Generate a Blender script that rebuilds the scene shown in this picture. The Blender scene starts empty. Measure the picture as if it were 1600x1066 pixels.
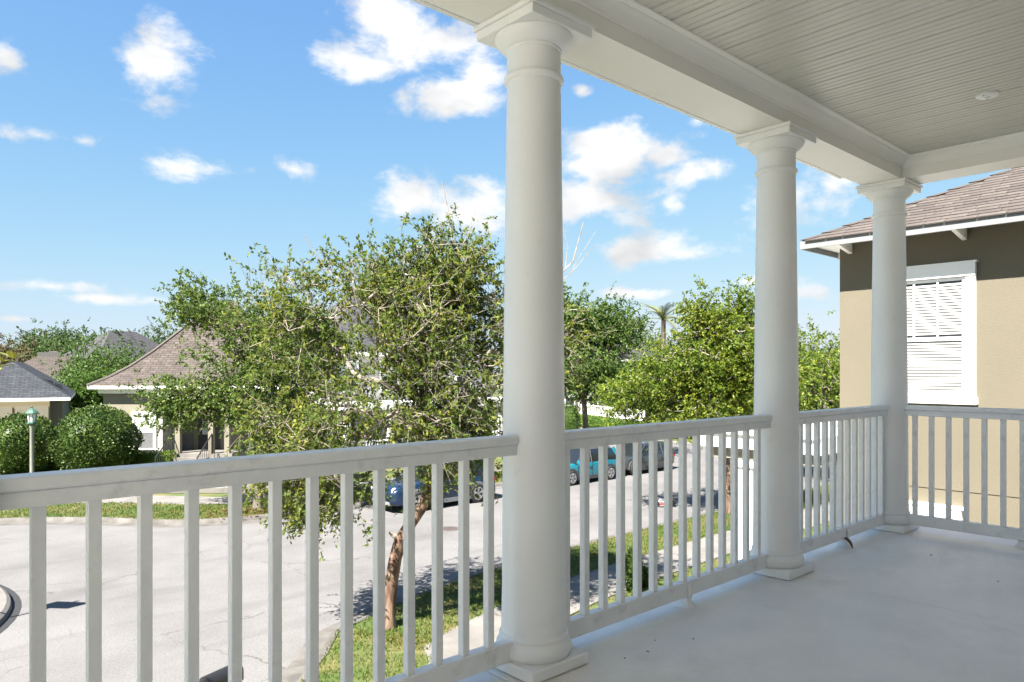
import bpy, bmesh, math, random
import numpy as np
from mathutils import Vector, Matrix, Euler

R = math.radians
scene = bpy.context.scene
C = scene.collection

# ------------------------------------------------------------------ camera
TH = R(47.8)                       # heading of the view, measured from +X (the porch runs along X, the street lies at +Y)
VX, VY = math.cos(TH), math.sin(TH)
RX, RY = VY, -VX
EYE = 5.0
FPX = 1118.0
cam_d = bpy.data.cameras.new('camera')
cam = bpy.data.objects.new('camera', cam_d); C.objects.link(cam)
cam.location = (0, 0, EYE)
cam.rotation_euler = (R(90), 0, TH - R(90))
cam_d.sensor_width = 36
cam_d.lens = FPX / 1600 * 36
cam_d.shift_y = 47 / 1600
cam_d.clip_start = 0.05
cam_d.clip_end = 2000
scene.camera = cam

def CF(lat, d, z=0.0):             # metres right of / ahead of the viewpoint -> place on the ground
    return (VX * d + RX * lat, VY * d + RY * lat, z)

# ------------------------------------------------------------------ light
SUN_EL = R(50)
SUN_AZ = (-0.975, -0.22)           # towards the sun, seen from above
_n = math.hypot(*SUN_AZ); SUN_AZ = (SUN_AZ[0] / _n, SUN_AZ[1] / _n)
SUNV = Vector((SUN_AZ[0] * math.cos(SUN_EL), SUN_AZ[1] * math.cos(SUN_EL), math.sin(SUN_EL)))
sun_d = bpy.data.lights.new('sun', 'SUN')
sun_d.energy = 4.8
sun_d.angle = R(0.5)
sun_d.color = (1.0, 0.95, 0.87)
sun = bpy.data.objects.new('sun', sun_d); C.objects.link(sun)
sun.rotation_euler = (-SUNV).to_track_quat('-Z', 'Y').to_euler()
sun.location = (-10, -5, 30)

scene.view_settings.view_transform = 'Standard'
scene.view_settings.look = 'None'
scene.view_settings.exposure = 2.25
scene.view_settings.gamma = 1.0
scene.view_settings.use_curve_mapping = False

world = bpy.data.worlds.new('World'); scene.world = world
world.use_nodes = True
SKY_STRENGTH = 0.15

def build_world():
    nt = world.node_tree; N = nt.nodes; L = nt.links
    N.clear()
    out = N.new('ShaderNodeOutputWorld'); bg = N.new('ShaderNodeBackground')
    sky = N.new('ShaderNodeTexSky'); sky.sky_type = 'NISHITA'; sky.sun_disc = False
    sky.sun_elevation = SUN_EL; sky.sun_rotation = math.atan2(SUN_AZ[0], SUN_AZ[1])
    sky.air_density = 1.0; sky.dust_density = 0.6; sky.ozone_density = 1.6
    bg.inputs['Strength'].default_value = SKY_STRENGTH
    tc = N.new('ShaderNodeTexCoord')
    # cloud puffs: (px, py, half width, half height) as seen across the balcony rail, then more of the same all round
    puffs = [(245, 92, 62, 62, 1.0), (18, 98, 40, 34, 1.0), (60, 212, 88, 22, .95), (135, 220, 40, 18, .9), (302, 254, 56, 26, 1.0),
             (395, 264, 30, 16, .6), (458, 265, 45, 26, 1.0), (610, 45, 75, 62, 1.0), (560, 100, 72, 30, .95), (690, 75, 80, 40, .8),
             (715, 152, 92, 34, 1.05), (760, 110, 70, 60, .8), (640, 312, 66, 34, 1.0), (740, 325, 100, 50, 1.1),
             (940, 240, 100, 52, 1.0), (1040, 240, 60, 40, .8), (1085, 272, 62, 26, .9), (925, 318, 110, 42, 1.1), (1050, 322, 34, 24, .8),
             (1000, 392, 145, 30, 1.0), (1020, 398, 95, 26, .8), (1235, 308, 105, 45, 1.0), (1165, 325, 40, 20, .7), (910, 140, 26, 14, .6),
             (1090, 188, 26, 14, .6), (1300, 290, 60, 34, .8), (1185, 440, 90, 14, .7), (1240, 455, 70, 18, .8),
             (990, 458, 120, 14, .6), (80, 448, 110, 16, .8), (150, 466, 110, 14, .75), (25, 498, 40, 10, .5), (960, 505, 140, 12, .5)]
    dirs = []
    for px, py, a, b, s in puffs:
        x, z = (px - 800) / FPX, (580 - py) / FPX
        d = Vector((VX + RX * x, VY + RY * x, z)); l = d.length
        dirs.append((d.normalized(), a * .95 / FPX / l, b * .95 / FPX / l, s))
    rng = random.Random(5)
    for i in range(15):
        az = TH + R(62) + R(236) * (i + rng.random() * .8) / 15
        el = R(rng.choice([6, 14, 24, 34, 48]) + rng.random() * 7)
        d = Vector((math.cos(az) * math.cos(el), math.sin(az) * math.cos(el), math.sin(el)))
        dirs.append((d, .07 + .09 * rng.random(), .03 + .03 * rng.random(), 1.0))
    acc = None
    for d, a, b, s in dirs:
        q = d.to_track_quat('Z', 'Y')
        right = Vector((0, 0, 1)).cross(d).normalized(); up = d.cross(right).normalized()
        m = Matrix((right, up, d)).transposed()
        mp = N.new('ShaderNodeMapping'); mp.vector_type = 'TEXTURE'
        mp.inputs['Location'].default_value = d
        mp.inputs['Rotation'].default_value = m.to_euler()
        mp.inputs['Scale'].default_value = (a, b, 1.0)
        L.new(tc.outputs['Generated'], mp.inputs['Vector'])
        ln = N.new('ShaderNodeVectorMath'); ln.operation = 'LENGTH'; L.new(mp.outputs[0], ln.inputs[0])
        ma = N.new('ShaderNodeMath'); ma.operation = 'MULTIPLY_ADD'
        L.new(ln.outputs['Value'], ma.inputs[0]); ma.inputs[1].default_value = -0.85; ma.inputs[2].default_value = .85 * s
        if acc is None: acc = ma.outputs[0]
        else:
            mx = N.new('ShaderNodeMath'); mx.operation = 'MAXIMUM'
            L.new(acc, mx.inputs[0]); L.new(ma.outputs[0], mx.inputs[1]); acc = mx.outputs[0]
    st = N.new('ShaderNodeMapping'); st.inputs['Scale'].default_value = (1, 1, 1.7)
    L.new(tc.outputs['Generated'], st.inputs['Vector'])
    nz = N.new('ShaderNodeTexNoise'); nz.inputs['Scale'].default_value = 10; nz.inputs['Detail'].default_value = 10; nz.inputs['Roughness'].default_value = .60
    nz.inputs['Distortion'].default_value = .15
    L.new(st.outputs[0], nz.inputs['Vector'])
    nm = N.new('ShaderNodeMath'); nm.operation = 'MULTIPLY_ADD'; L.new(nz.outputs['Fac'], nm.inputs[0]); nm.inputs[1].default_value = 3.3; nm.inputs[2].default_value = -1.70
    sm = N.new('ShaderNodeMath'); sm.operation = 'ADD'; L.new(acc, sm.inputs[0]); L.new(nm.outputs[0], sm.inputs[1])
    mr = N.new('ShaderNodeMapRange'); mr.interpolation_type = 'SMOOTHSTEP'; L.new(sm.outputs[0], mr.inputs['Value'])
    mr.inputs['From Min'].default_value = -.16; mr.inputs['From Max'].default_value = .60
    # lit tops / greyer undersides: compare with the same noise a little higher up
    off = N.new('ShaderNodeMapping'); off.inputs['Location'].default_value = (0.0, 0.0, .035); off.inputs['Scale'].default_value = (1, 1, 1.7)
    L.new(tc.outputs['Generated'], off.inputs['Vector'])
    nz2 = N.new('ShaderNodeTexNoise'); nz2.inputs['Scale'].default_value = 9; nz2.inputs['Detail'].default_value = 4
    L.new(off.outputs[0], nz2.inputs['Vector'])
    sh = N.new('ShaderNodeMapRange'); L.new(nz2.outputs['Fac'], sh.inputs['Value'])
    sh.inputs['From Min'].default_value = .42; sh.inputs['From Max'].default_value = .68; sh.inputs['To Min'].default_value = 1; sh.inputs['To Max'].default_value = .72
    # clear sky graded to the blue of the photograph
    sep = N.new('ShaderNodeSeparateColor'); L.new(sky.outputs[0], sep.inputs[0])
    comb = N.new('ShaderNodeCombineColor')
    for i in range(3):                      # roll-off of the bright horizon, channel by channel
        a = N.new('ShaderNodeMath'); a.operation = 'MULTIPLY'; a.inputs[1].default_value = -1 / SKY_S[i]; L.new(sep.outputs[i], a.inputs[0])
        e = N.new('ShaderNodeMath'); e.operation = 'EXPONENT'; L.new(a.outputs[0], e.inputs[0])
        q = N.new('ShaderNodeMath'); q.operation = 'MULTIPLY_ADD'; q.inputs[1].default_value = -SKY_A[i]; q.inputs[2].default_value = SKY_A[i]; L.new(e.outputs[0], q.inputs[0])
        L.new(q.outputs[0], comb.inputs[i])
    cc = N.new('ShaderNodeVectorMath'); cc.operation = 'SCALE'; cc.inputs[0].default_value = CLOUD
    L.new(sh.outputs[0], cc.inputs['Scale'])
    mix = N.new('ShaderNodeMix'); mix.data_type = 'RGBA'
    L.new(mr.outputs[0], mix.inputs[0]); L.new(comb.outputs[0], mix.inputs[6]); L.new(cc.outputs[0], mix.inputs[7])
    L.new(mix.outputs[2], bg.inputs['Color']); L.new(bg.outputs[0], out.inputs[0])

SKY_A = (1.68, 1.36, 1.39)
SKY_S = (5.9, 2.95, 1.50)
CLOUD = (1.50, 1.51, 1.52)
build_world()

# ------------------------------------------------------------------ materials
def new_mat(name):
    m = bpy.data.materials.new(name); m.use_nodes = True
    nt = m.node_tree
    return m, nt, nt.nodes['Principled BSDF']

def rgb(c): return (c[0], c[1], c[2], 1)

def surf(name, c1, c2=None, scale=5.0, rough=.6, bump=0.0, bscale=None, detail=6, spec=.5, metal=0.0, coat=0.0, lo=.35, hi=.65, coords='Object', stretch=(1, 1, 1), dirt=None):
    m, nt, b = new_mat(name); N, L = nt.nodes, nt.links
    b.inputs['Roughness'].default_value = rough
    b.inputs['Specular IOR Level'].default_value = spec
    b.inputs['Metallic'].default_value = metal
    b.inputs['Coat Weight'].default_value = coat
    b.inputs['Base Color'].default_value = rgb(c1)
    tc = N.new('ShaderNodeTexCoord'); mp = N.new('ShaderNodeMapping'); mp.inputs['Scale'].default_value = stretch
    L.new(tc.outputs[coords], mp.inputs['Vector'])
    if c2 is not None:
        nz = N.new('ShaderNodeTexNoise'); nz.inputs['Scale'].default_value = scale; nz.inputs['Detail'].default_value = detail
        L.new(mp.outputs[0], nz.inputs['Vector'])
        rp = N.new('ShaderNodeValToRGB'); rp.color_ramp.elements[0].position = lo; rp.color_ramp.elements[1].position = hi
        rp.color_ramp.elements[0].color = rgb(c1); rp.color_ramp.elements[1].color = rgb(c2)
        L.new(nz.outputs['Fac'], rp.inputs[0]); L.new(rp.outputs[0], b.inputs['Base Color'])
    if dirt is not None:                    # blotches of grime: (colour, scale, lo, hi, amount)
        dc, ds, dl, dh, da = dirt
        dz = N.new('ShaderNodeTexNoise'); dz.inputs['Scale'].default_value = ds; dz.inputs['Detail'].default_value = 9; dz.inputs['Roughness'].default_value = .65
        L.new(tc.outputs[coords], dz.inputs['Vector'])
        dr = N.new('ShaderNodeMapRange'); L.new(dz.outputs['Fac'], dr.inputs['Value']); dr.inputs['From Min'].default_value = dl; dr.inputs['From Max'].default_value = dh; dr.inputs['To Max'].default_value = da
        dm = N.new('ShaderNodeMix'); dm.data_type = 'RGBA'; L.new(dr.outputs[0], dm.inputs[0]); dm.inputs[7].default_value = rgb(dc)
        src = b.inputs['Base Color'].links[0].from_socket if b.inputs['Base Color'].links else None
        if src: L.new(src, dm.inputs[6])
        else: dm.inputs[6].default_value = rgb(c1)
        L.new(dm.outputs[2], b.inputs['Base Color'])
    if bump:
        bz = N.new('ShaderNodeTexNoise'); bz.inputs['Scale'].default_value = bscale or scale * 8; bz.inputs['Detail'].default_value = 5
        L.new(mp.outputs[0], bz.inputs['Vector'])
        bp = N.new('ShaderNodeBump'); bp.inputs['Strength'].default_value = bump; bp.inputs['Distance'].default_value = .01
        L.new(bz.outputs['Fac'], bp.inputs['Height']); L.new(bp.outputs[0], b.inputs['Normal'])
    return m

def shingle_mat(name, c1, c2, mortar, row=.14, wid=.32):
    m, nt, b = new_mat(name); N, L = nt.nodes, nt.links
    uv = N.new('ShaderNodeUVMap')
    br = N.new('ShaderNodeTexBrick'); br.offset = .5
    br.inputs['Color1'].default_value = rgb(c1); br.inputs['Color2'].default_value = rgb(c2); br.inputs['Mortar'].default_value = rgb(mortar)
    br.inputs['Scale'].default_value = 1; br.inputs['Brick Width'].default_value = wid; br.inputs['Row Height'].default_value = row
    br.inputs['Mortar Size'].default_value = .016; br.inputs['Mortar Smooth'].default_value = .3
    L.new(uv.outputs[0], br.inputs['Vector'])
    nz = N.new('ShaderNodeTexNoise'); nz.inputs['Scale'].default_value = 3; nz.inputs['Detail'].default_value = 8
    L.new(uv.outputs[0], nz.inputs['Vector'])
    mx = N.new('ShaderNodeMix'); mx.data_type = 'RGBA'; mx.blend_type = 'OVERLAY'; mx.inputs[0].default_value = .5
    L.new(br.outputs['Color'], mx.inputs[6]); L.new(nz.outputs['Fac'], mx.inputs[7])
    L.new(mx.outputs[2], b.inputs['Base Color'])
    bp = N.new('ShaderNodeBump'); bp.inputs['Strength'].default_value = .6; bp.inputs['Distance'].default_value = .02; bp.invert = True
    L.new(br.outputs['Fac'], bp.inputs['Height']); L.new(bp.outputs[0], b.inputs['Normal'])
    b.inputs['Roughness'].default_value = .9; b.inputs['Specular IOR Level'].default_value = .2
    return m

def leaf_mat(name, cols, trans=.35, rough=.5, patch=.35):
    """cols: list of leaf colours; each leaf picks one at random, with patches of one hue through the crown"""
    m, nt, b = new_mat(name); N, L = nt.nodes, nt.links
    geo = N.new('ShaderNodeNewGeometry'); tc = N.new('ShaderNodeTexCoord')
    nz = N.new('ShaderNodeTexNoise'); nz.inputs['Scale'].default_value = .9; nz.inputs['Detail'].default_value = 2
    L.new(tc.outputs['Object'], nz.inputs['Vector'])
    a = N.new('ShaderNodeMath'); a.operation = 'MULTIPLY_ADD'; a.inputs[1].default_value = patch * 2.4; a.inputs[2].default_value = -patch * 1.2
    L.new(nz.outputs['Fac'], a.inputs[0])
    s = N.new('ShaderNodeMath'); s.operation = 'ADD'; s.use_clamp = True
    L.new(geo.outputs['Random Per Island'], s.inputs[0]); L.new(a.outputs[0], s.inputs[1])
    rp = N.new('ShaderNodeValToRGB'); e = rp.color_ramp.elements
    while len(e) < len(cols): e.new(.5)
    for i, c in enumerate(cols):
        e[i].position = i / (len(cols) - 1); e[i].color = rgb(c)
    L.new(s.outputs[0], rp.inputs[0]); L.new(rp.outputs[0], b.inputs['Base Color'])
    b.inputs['Roughness'].default_value = rough; b.inputs['Specular IOR Level'].default_value = .25
    tr = N.new('ShaderNodeBsdfTranslucent'); L.new(rp.outputs[0], tr.inputs['Color'])
    mx = N.new('ShaderNodeMixShader'); mx.inputs[0].default_value = trans
    L.new(b.outputs[0], mx.inputs[1]); L.new(tr.outputs[0], mx.inputs[2])
    L.new(mx.outputs[0], N['Material Output'].inputs['Surface'])
    return m

def road_mat():
    m, nt, b = new_mat('concrete_road'); N, L = nt.nodes, nt.links
    tc = N.new('ShaderNodeTexCoord')
    n1 = N.new('ShaderNodeTexNoise'); n1.inputs['Scale'].default_value = .35; n1.inputs['Detail'].default_value = 8; n1.inputs['Roughness'].default_value = .65
    L.new(tc.outputs['Object'], n1.inputs['Vector'])
    rp = N.new('ShaderNodeValToRGB'); e = rp.color_ramp.elements
    e[0].position = .33; e[0].color = (.115, .110, .108, 1); e[1].position = .62; e[1].color = (.152, .147, .144, 1)
    L.new(n1.outputs['Fac'], rp.inputs[0])
    n2 = N.new('ShaderNodeTexNoise'); n2.inputs['Scale'].default_value = 26; n2.inputs['Detail'].default_value = 6
    L.new(tc.outputs['Object'], n2.inputs['Vector'])
    ov = N.new('ShaderNodeMix'); ov.data_type = 'RGBA'; ov.blend_type = 'OVERLAY'; ov.inputs[0].default_value = .45
    L.new(rp.outputs[0], ov.inputs[6]); L.new(n2.outputs['Fac'], ov.inputs[7])
    # drifting dark smudges
    mp = N.new('ShaderNodeMapping'); mp.inputs['Scale'].default_value = (.25, 1.3, 1); mp.inputs['Rotation'].default_value = (0, 0, .5)
    L.new(tc.outputs['Object'], mp.inputs['Vector'])
    n3 = N.new('ShaderNodeTexNoise'); n3.inputs['Scale'].default_value = .8; n3.inputs['Detail'].default_value = 7
    L.new(mp.outputs[0], n3.inputs['Vector'])
    r3 = N.new('ShaderNodeMapRange'); L.new(n3.outputs['Fac'], r3.inputs['Value']); r3.inputs['From Min'].default_value = .57; r3.inputs['From Max'].default_value = .78; r3.inputs['To Max'].default_value = .45
    sm = N.new('ShaderNodeMix'); sm.data_type = 'RGBA'; L.new(r3.outputs[0], sm.inputs[0]); L.new(ov.outputs[2], sm.inputs[6]); sm.inputs[7].default_value = (.072, .069, .067, 1)
    # cracks
    dn = N.new('ShaderNodeTexNoise'); dn.inputs['Scale'].default_value = 1.6; dn.inputs['Detail'].default_value = 6
    L.new(tc.outputs['Object'], dn.inputs['Vector'])
    dv = N.new('ShaderNodeVectorMath'); dv.operation = 'MULTIPLY_ADD'; dv.inputs[1].default_value = (.9, .9, 0); L.new(dn.outputs['Color'], dv.inputs[0]); L.new(tc.outputs['Object'], dv.inputs[2])
    vo = N.new('ShaderNodeTexVoronoi'); vo.feature = 'DISTANCE_TO_EDGE'; vo.inputs['Scale'].default_value = .24
    L.new(dv.outputs[0], vo.inputs['Vector'])
    cr = N.new('ShaderNodeMapRange'); L.new(vo.outputs['Distance'], cr.inputs['Value']); cr.inputs['From Min'].default_value = .0015; cr.inputs['From Max'].default_value = .0045; cr.inputs['To Min'].default_value = 1; cr.inputs['To Max'].default_value = 0
    n4 = N.new('ShaderNodeTexNoise'); n4.inputs['Scale'].default_value = .45; L.new(tc.outputs['Object'], n4.inputs['Vector'])
    r4 = N.new('ShaderNodeMapRange'); L.new(n4.outputs['Fac'], r4.inputs['Value']); r4.inputs['From Min'].default_value = .42; r4.inputs['From Max'].default_value = .55
    mu = N.new('ShaderNodeMath'); mu.operation = 'MULTIPLY'; L.new(cr.outputs[0], mu.inputs[0]); L.new(r4.outputs[0], mu.inputs[1])
    m2 = N.new('ShaderNodeMath'); m2.operation = 'MULTIPLY'; L.new(mu.outputs[0], m2.inputs[0]); m2.inputs[1].default_value = .7
    ck = N.new('ShaderNodeMix'); ck.data_type = 'RGBA'; L.new(m2.outputs[0], ck.inputs[0]); L.new(sm.outputs[2], ck.inputs[6]); ck.inputs[7].default_value = (.075, .066, .062, 1)
    L.new(ck.outputs[2], b.inputs['Base Color'])
    bp = N.new('ShaderNodeBump'); bp.inputs['Strength'].default_value = .35; bp.inputs['Distance'].default_value = .01
    L.new(n2.outputs['Fac'], bp.inputs['Height']); L.new(bp.outputs[0], b.inputs['Normal'])
    b.inputs['Roughness'].default_value = .9; b.inputs['Specular IOR Level'].default_value = .25
    return m

M = {}
M['white'] = surf('white_paint', (.88, .87, .855), (.83, .82, .805), 2.2, .42, .12, 60, dirt=((.58, .53, .45), 9, .60, .82, .30))
M['rail'] = surf('rail_paint', (.87, .86, .845), (.78, .77, .755), 9, .42, .12, 40, lo=.4, hi=.85, dirt=((.42, .38, .32), 11, .56, .78, .55))
M['beam'] = surf('beam_paint', (.87, .845, .80), (.83, .805, .76), 1.6, .5, .06, 30, dirt=((.55, .50, .42), 4, .60, .82, .35))
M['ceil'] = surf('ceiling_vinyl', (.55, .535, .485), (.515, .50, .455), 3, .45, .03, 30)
M['deck'] = surf('deck_coating', (.90, .87, .82), (.80, .775, .735), 2.6, .45, .55, 95, detail=12, lo=.32, hi=.68, spec=.6, dirt=((.50, .46, .40), 2.3, .52, .80, .45))
M['road'] = road_mat()
M['walk'] = surf('pavement_concrete', (0.177, 0.164, 0.149), (0.134, 0.125, 0.115), 1.2, .9, .3, 40, dirt=((0.078, 0.070, 0.063), 2.5, .52, .8, .5))
M['kerb'] = surf('kerb_concrete', (0.134, 0.125, 0.114), (0.074, 0.067, 0.060), 2.2, .9, .35, 30)
M['turf'] = surf('turf_soil', (0.053, 0.081, 0.014), (0.125, 0.107, 0.038), .9, .95, .5, 20, lo=.4, hi=.72)
M['ground'] = surf('ground_soil', (.07, .10, .03), (.12, .11, .05), .3, .95, .3, 8)
M['mulch'] = surf('mulch', (.07, .045, .03), (.13, .09, .06), 6, .95, .8, 40)
M['grass'] = leaf_mat('grass_blades', [(0.040, 0.087, 0.010), (0.063, 0.112, 0.013), (0.094, 0.128, 0.018), (0.188, 0.156, 0.050)], .3, .6, .5)
M['tan'] = surf('tan_stucco', (0.129, 0.112, 0.080), (0.121, 0.107, 0.075), 1.1, .85, .25, 45, dirt=((0.100, 0.086, 0.064), .9, .52, .85, .4))
M['trim'] = surf('white_trim', (.80, .80, .79), (.77, .77, .76), 3, .4)
M['fascia'] = surf('grey_fascia', (0.200, 0.205, 0.210), (0.180, 0.185, 0.190), 4, .5)
M['slat'] = surf('blind_slat', (.42, .42, .40), None, rough=.5)
M['darkglass'] = surf('window_glass', (.03, .035, .04), None, rough=.06, spec=.6)
M['shingle_n'] = surf('brown_shingle', (0.094, 0.077, 0.068), (0.069, 0.056, 0.049), 5, .9, .6, 90)
M['shingle_n2'] = surf('pinkish_shingle', (0.108, 0.091, 0.080), (0.083, 0.069, 0.060), 6, .9, .6, 90)
M['shingle_n3'] = surf('dark_shingle', (0.077, 0.063, 0.057), (0.057, 0.047, 0.042), 6, .9, .6, 90)
M['roof_brown'] = shingle_mat('brown_roof', (0.097, 0.080, 0.072), (0.063, 0.053, 0.047), (0.031, 0.026, 0.023), .17, .42)
M['roof_grey'] = shingle_mat('grey_roof', (0.051, 0.056, 0.065), (0.036, 0.039, 0.046), (0.022, 0.022, 0.025), .17, .42)
M['roof_dark'] = shingle_mat('dark_roof', (0.078, 0.075, 0.078), (0.054, 0.053, 0.058), (0.031, 0.031, 0.034), .17, .42)
M['roof_under'] = surf('roof_underlay', (.14, .11, .095), None, rough=.9)
M['cream'] = surf('cream_wall', (0.206, 0.185, 0.141), (0.190, 0.172, 0.132), 1.2, .85, .15, 30)
M['yellow'] = surf('yellow_wall', (0.188, 0.154, 0.087), (0.178, 0.144, 0.081), 1.2, .85)
M['greywall'] = surf('grey_wall', (0.132, 0.128, 0.116), (0.122, 0.119, 0.107), 1.2, .85)
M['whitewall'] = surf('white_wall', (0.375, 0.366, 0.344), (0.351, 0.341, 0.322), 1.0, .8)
M['own_wall'] = surf('own_wall_paint', (.76, .735, .695), (.73, .705, .665), 1.0, .8, .1, 30)
M['added_apron'] = surf('pale_added_forecourt', (.58, .555, .52), (.50, .48, .45), 1.2, .9, .3, 40)  # for the unseen paving added as a bounce surface
M['black'] = surf('black_metal', (.018, .018, .02), None, rough=.4)
M['doorblack'] = surf('black_door', (.022, .022, .026), None, rough=.35)
M['pane'] = surf('door_pane', (.42, .45, .44), None, rough=.12)
M['screen'] = surf('window_screen', (.10, .105, .11), (.13, .13, .135), 8, .6)
M['bark_b'] = surf('peeling_bark', (.075, .04, .026), (.23, .155, .105), 9, .9, 1.0, 14, stretch=(1, 1, .25), lo=.40, hi=.64)
M['bark'] = surf('grey_bark', (0.072, 0.056, 0.043), (0.159, 0.133, 0.112), 6, .9, 1.0, 20, stretch=(0.722, 0.722, 0.217))
M['bark_pale'] = surf('pale_bark', (.17, .14, .115), (.30, .26, .22), 8, .9, .6, 20)
M['leaf_b'] = leaf_mat('yellow_green_leaf', [(.052, .092, .016), (.085, .135, .02), (.125, .168, .024), (.205, .205, .028)], .45, .6, .6)
M['leaf_a'] = leaf_mat('mid_green_leaf', [(0.047, 0.085, 0.020), (0.076, 0.128, 0.025), (0.111, 0.162, 0.031), (0.162, 0.187, 0.043)], .36, .45, .4)
M['leaf_d'] = leaf_mat('light_green_leaf', [(0.064, 0.111, 0.015), (0.102, 0.162, 0.019), (0.153, 0.200, 0.024), (0.230, 0.246, 0.030)], .42, .45, .5)
M['leaf_c'] = leaf_mat('deep_green_leaf', [(0.034, 0.072, 0.017), (0.055, 0.102, 0.021), (0.085, 0.136, 0.025), (0.119, 0.162, 0.034)], .34, .45, .4)
M['leaf_far'] = leaf_mat('far_green_leaf', [(0.030, 0.064, 0.017), (0.047, 0.089, 0.021), (0.068, 0.115, 0.025), (0.085, 0.128, 0.034)], .3, .55, .4)
M['leaf_bright'] = leaf_mat('bright_green_leaf', [(0.043, 0.089, 0.015), (0.064, 0.119, 0.019), (0.093, 0.153, 0.024)], .36, .5, .4)
M['leaf_bush'] = leaf_mat('glossy_bush_leaf', [(.02, .042, .011), (.032, .062, .014), (.055, .095, .017), (.11, .15, .025)], .2, .42, .35)
M['leaf_hedge'] = leaf_mat('hedge_leaf', [(.045, .09, .016), (.08, .14, .02), (.15, .20, .025)], .28, .4, .5)
M['leaf_brown'] = leaf_mat('russet_leaf', [(0.051, 0.064, 0.021), (0.085, 0.072, 0.030), (0.128, 0.085, 0.038)], .3, .5, .4)
M['magnolia'] = surf('magnolia_leaf', (.16, .20, .03), (.32, .30, .05), 5, .3)
M['magnolia_old'] = surf('dead_magnolia_leaf', (.24, .12, .05), (.15, .075, .035), 6, .6)
M['palm'] = surf('palm_frond', (.09, .12, .03), (.16, .16, .05), 3, .5)
M['tyre'] = surf('tyre_rubber', (.022, .022, .023), None, rough=.8)
M['rim'] = surf('alloy', (.62, .62, .63), None, rough=.3, metal=.85)
M['carglass'] = surf('car_glass', (.012, .015, .018), None, rough=.05, spec=.7)
M['cladding'] = surf('car_cladding', (.045, .046, .05), None, rough=.6)
M['cladding_l'] = surf('grey_cladding', (.16, .165, .175), None, rough=.6)
M['paint_blue'] = surf('dark_blue_paint', (.006, .018, .045), None, rough=.3, coat=.35, spec=.4)
M['paint_teal'] = surf('teal_paint', (0.007, 0.136, 0.184), None, rough=.25, coat=.6)
M['paint_grey'] = surf('charcoal_paint', (.045, .05, .05), None, rough=.25, coat=.8, metal=.4)
M['lamp_w'] = surf('headlamp_glass', (.70, .72, .74), None, rough=.1)
M['lamp_r'] = surf('tail_lamp', (.45, .02, .015), None, rough=.2)
M['copper_green'] = surf('green_metal', (0.027, 0.090, 0.063), (0.054, 0.122, 0.086), 8, .5)
M['postgrey'] = surf('lamp_post_paint', (0.250, 0.244, 0.232), (0.208, 0.202, 0.190), 4, .6)
M['frost'] = surf('frosted_glass', (.66, .69, .70), None, rough=.2)
M['iron'] = surf('cast_iron', (.06, .047, .042), (.09, .07, .062), 18, .7, .8, 60)
M['dead'] = surf('dry_leaf', (.17, .085, .05), (.10, .05, .03), 12, .7)
M['signback'] = surf('sign_metal', (.45, .46, .47), None, rough=.4, metal=.6)
M['signface'] = surf('sign_face', (.75, .62, .05), None, rough=.5)
M['red'] = surf('red_plastic', (.42, .04, .035), None, rough=.45)
M['boxgrey'] = surf('grey_plastic', (.26, .25, .26), None, rough=.5)
M['wreath'] = leaf_mat('wreath_twigs', [(0.070, 0.035, 0.015), (0.125, 0.060, 0.025), (0.150, 0.100, 0.040)], .1, .7)

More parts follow.
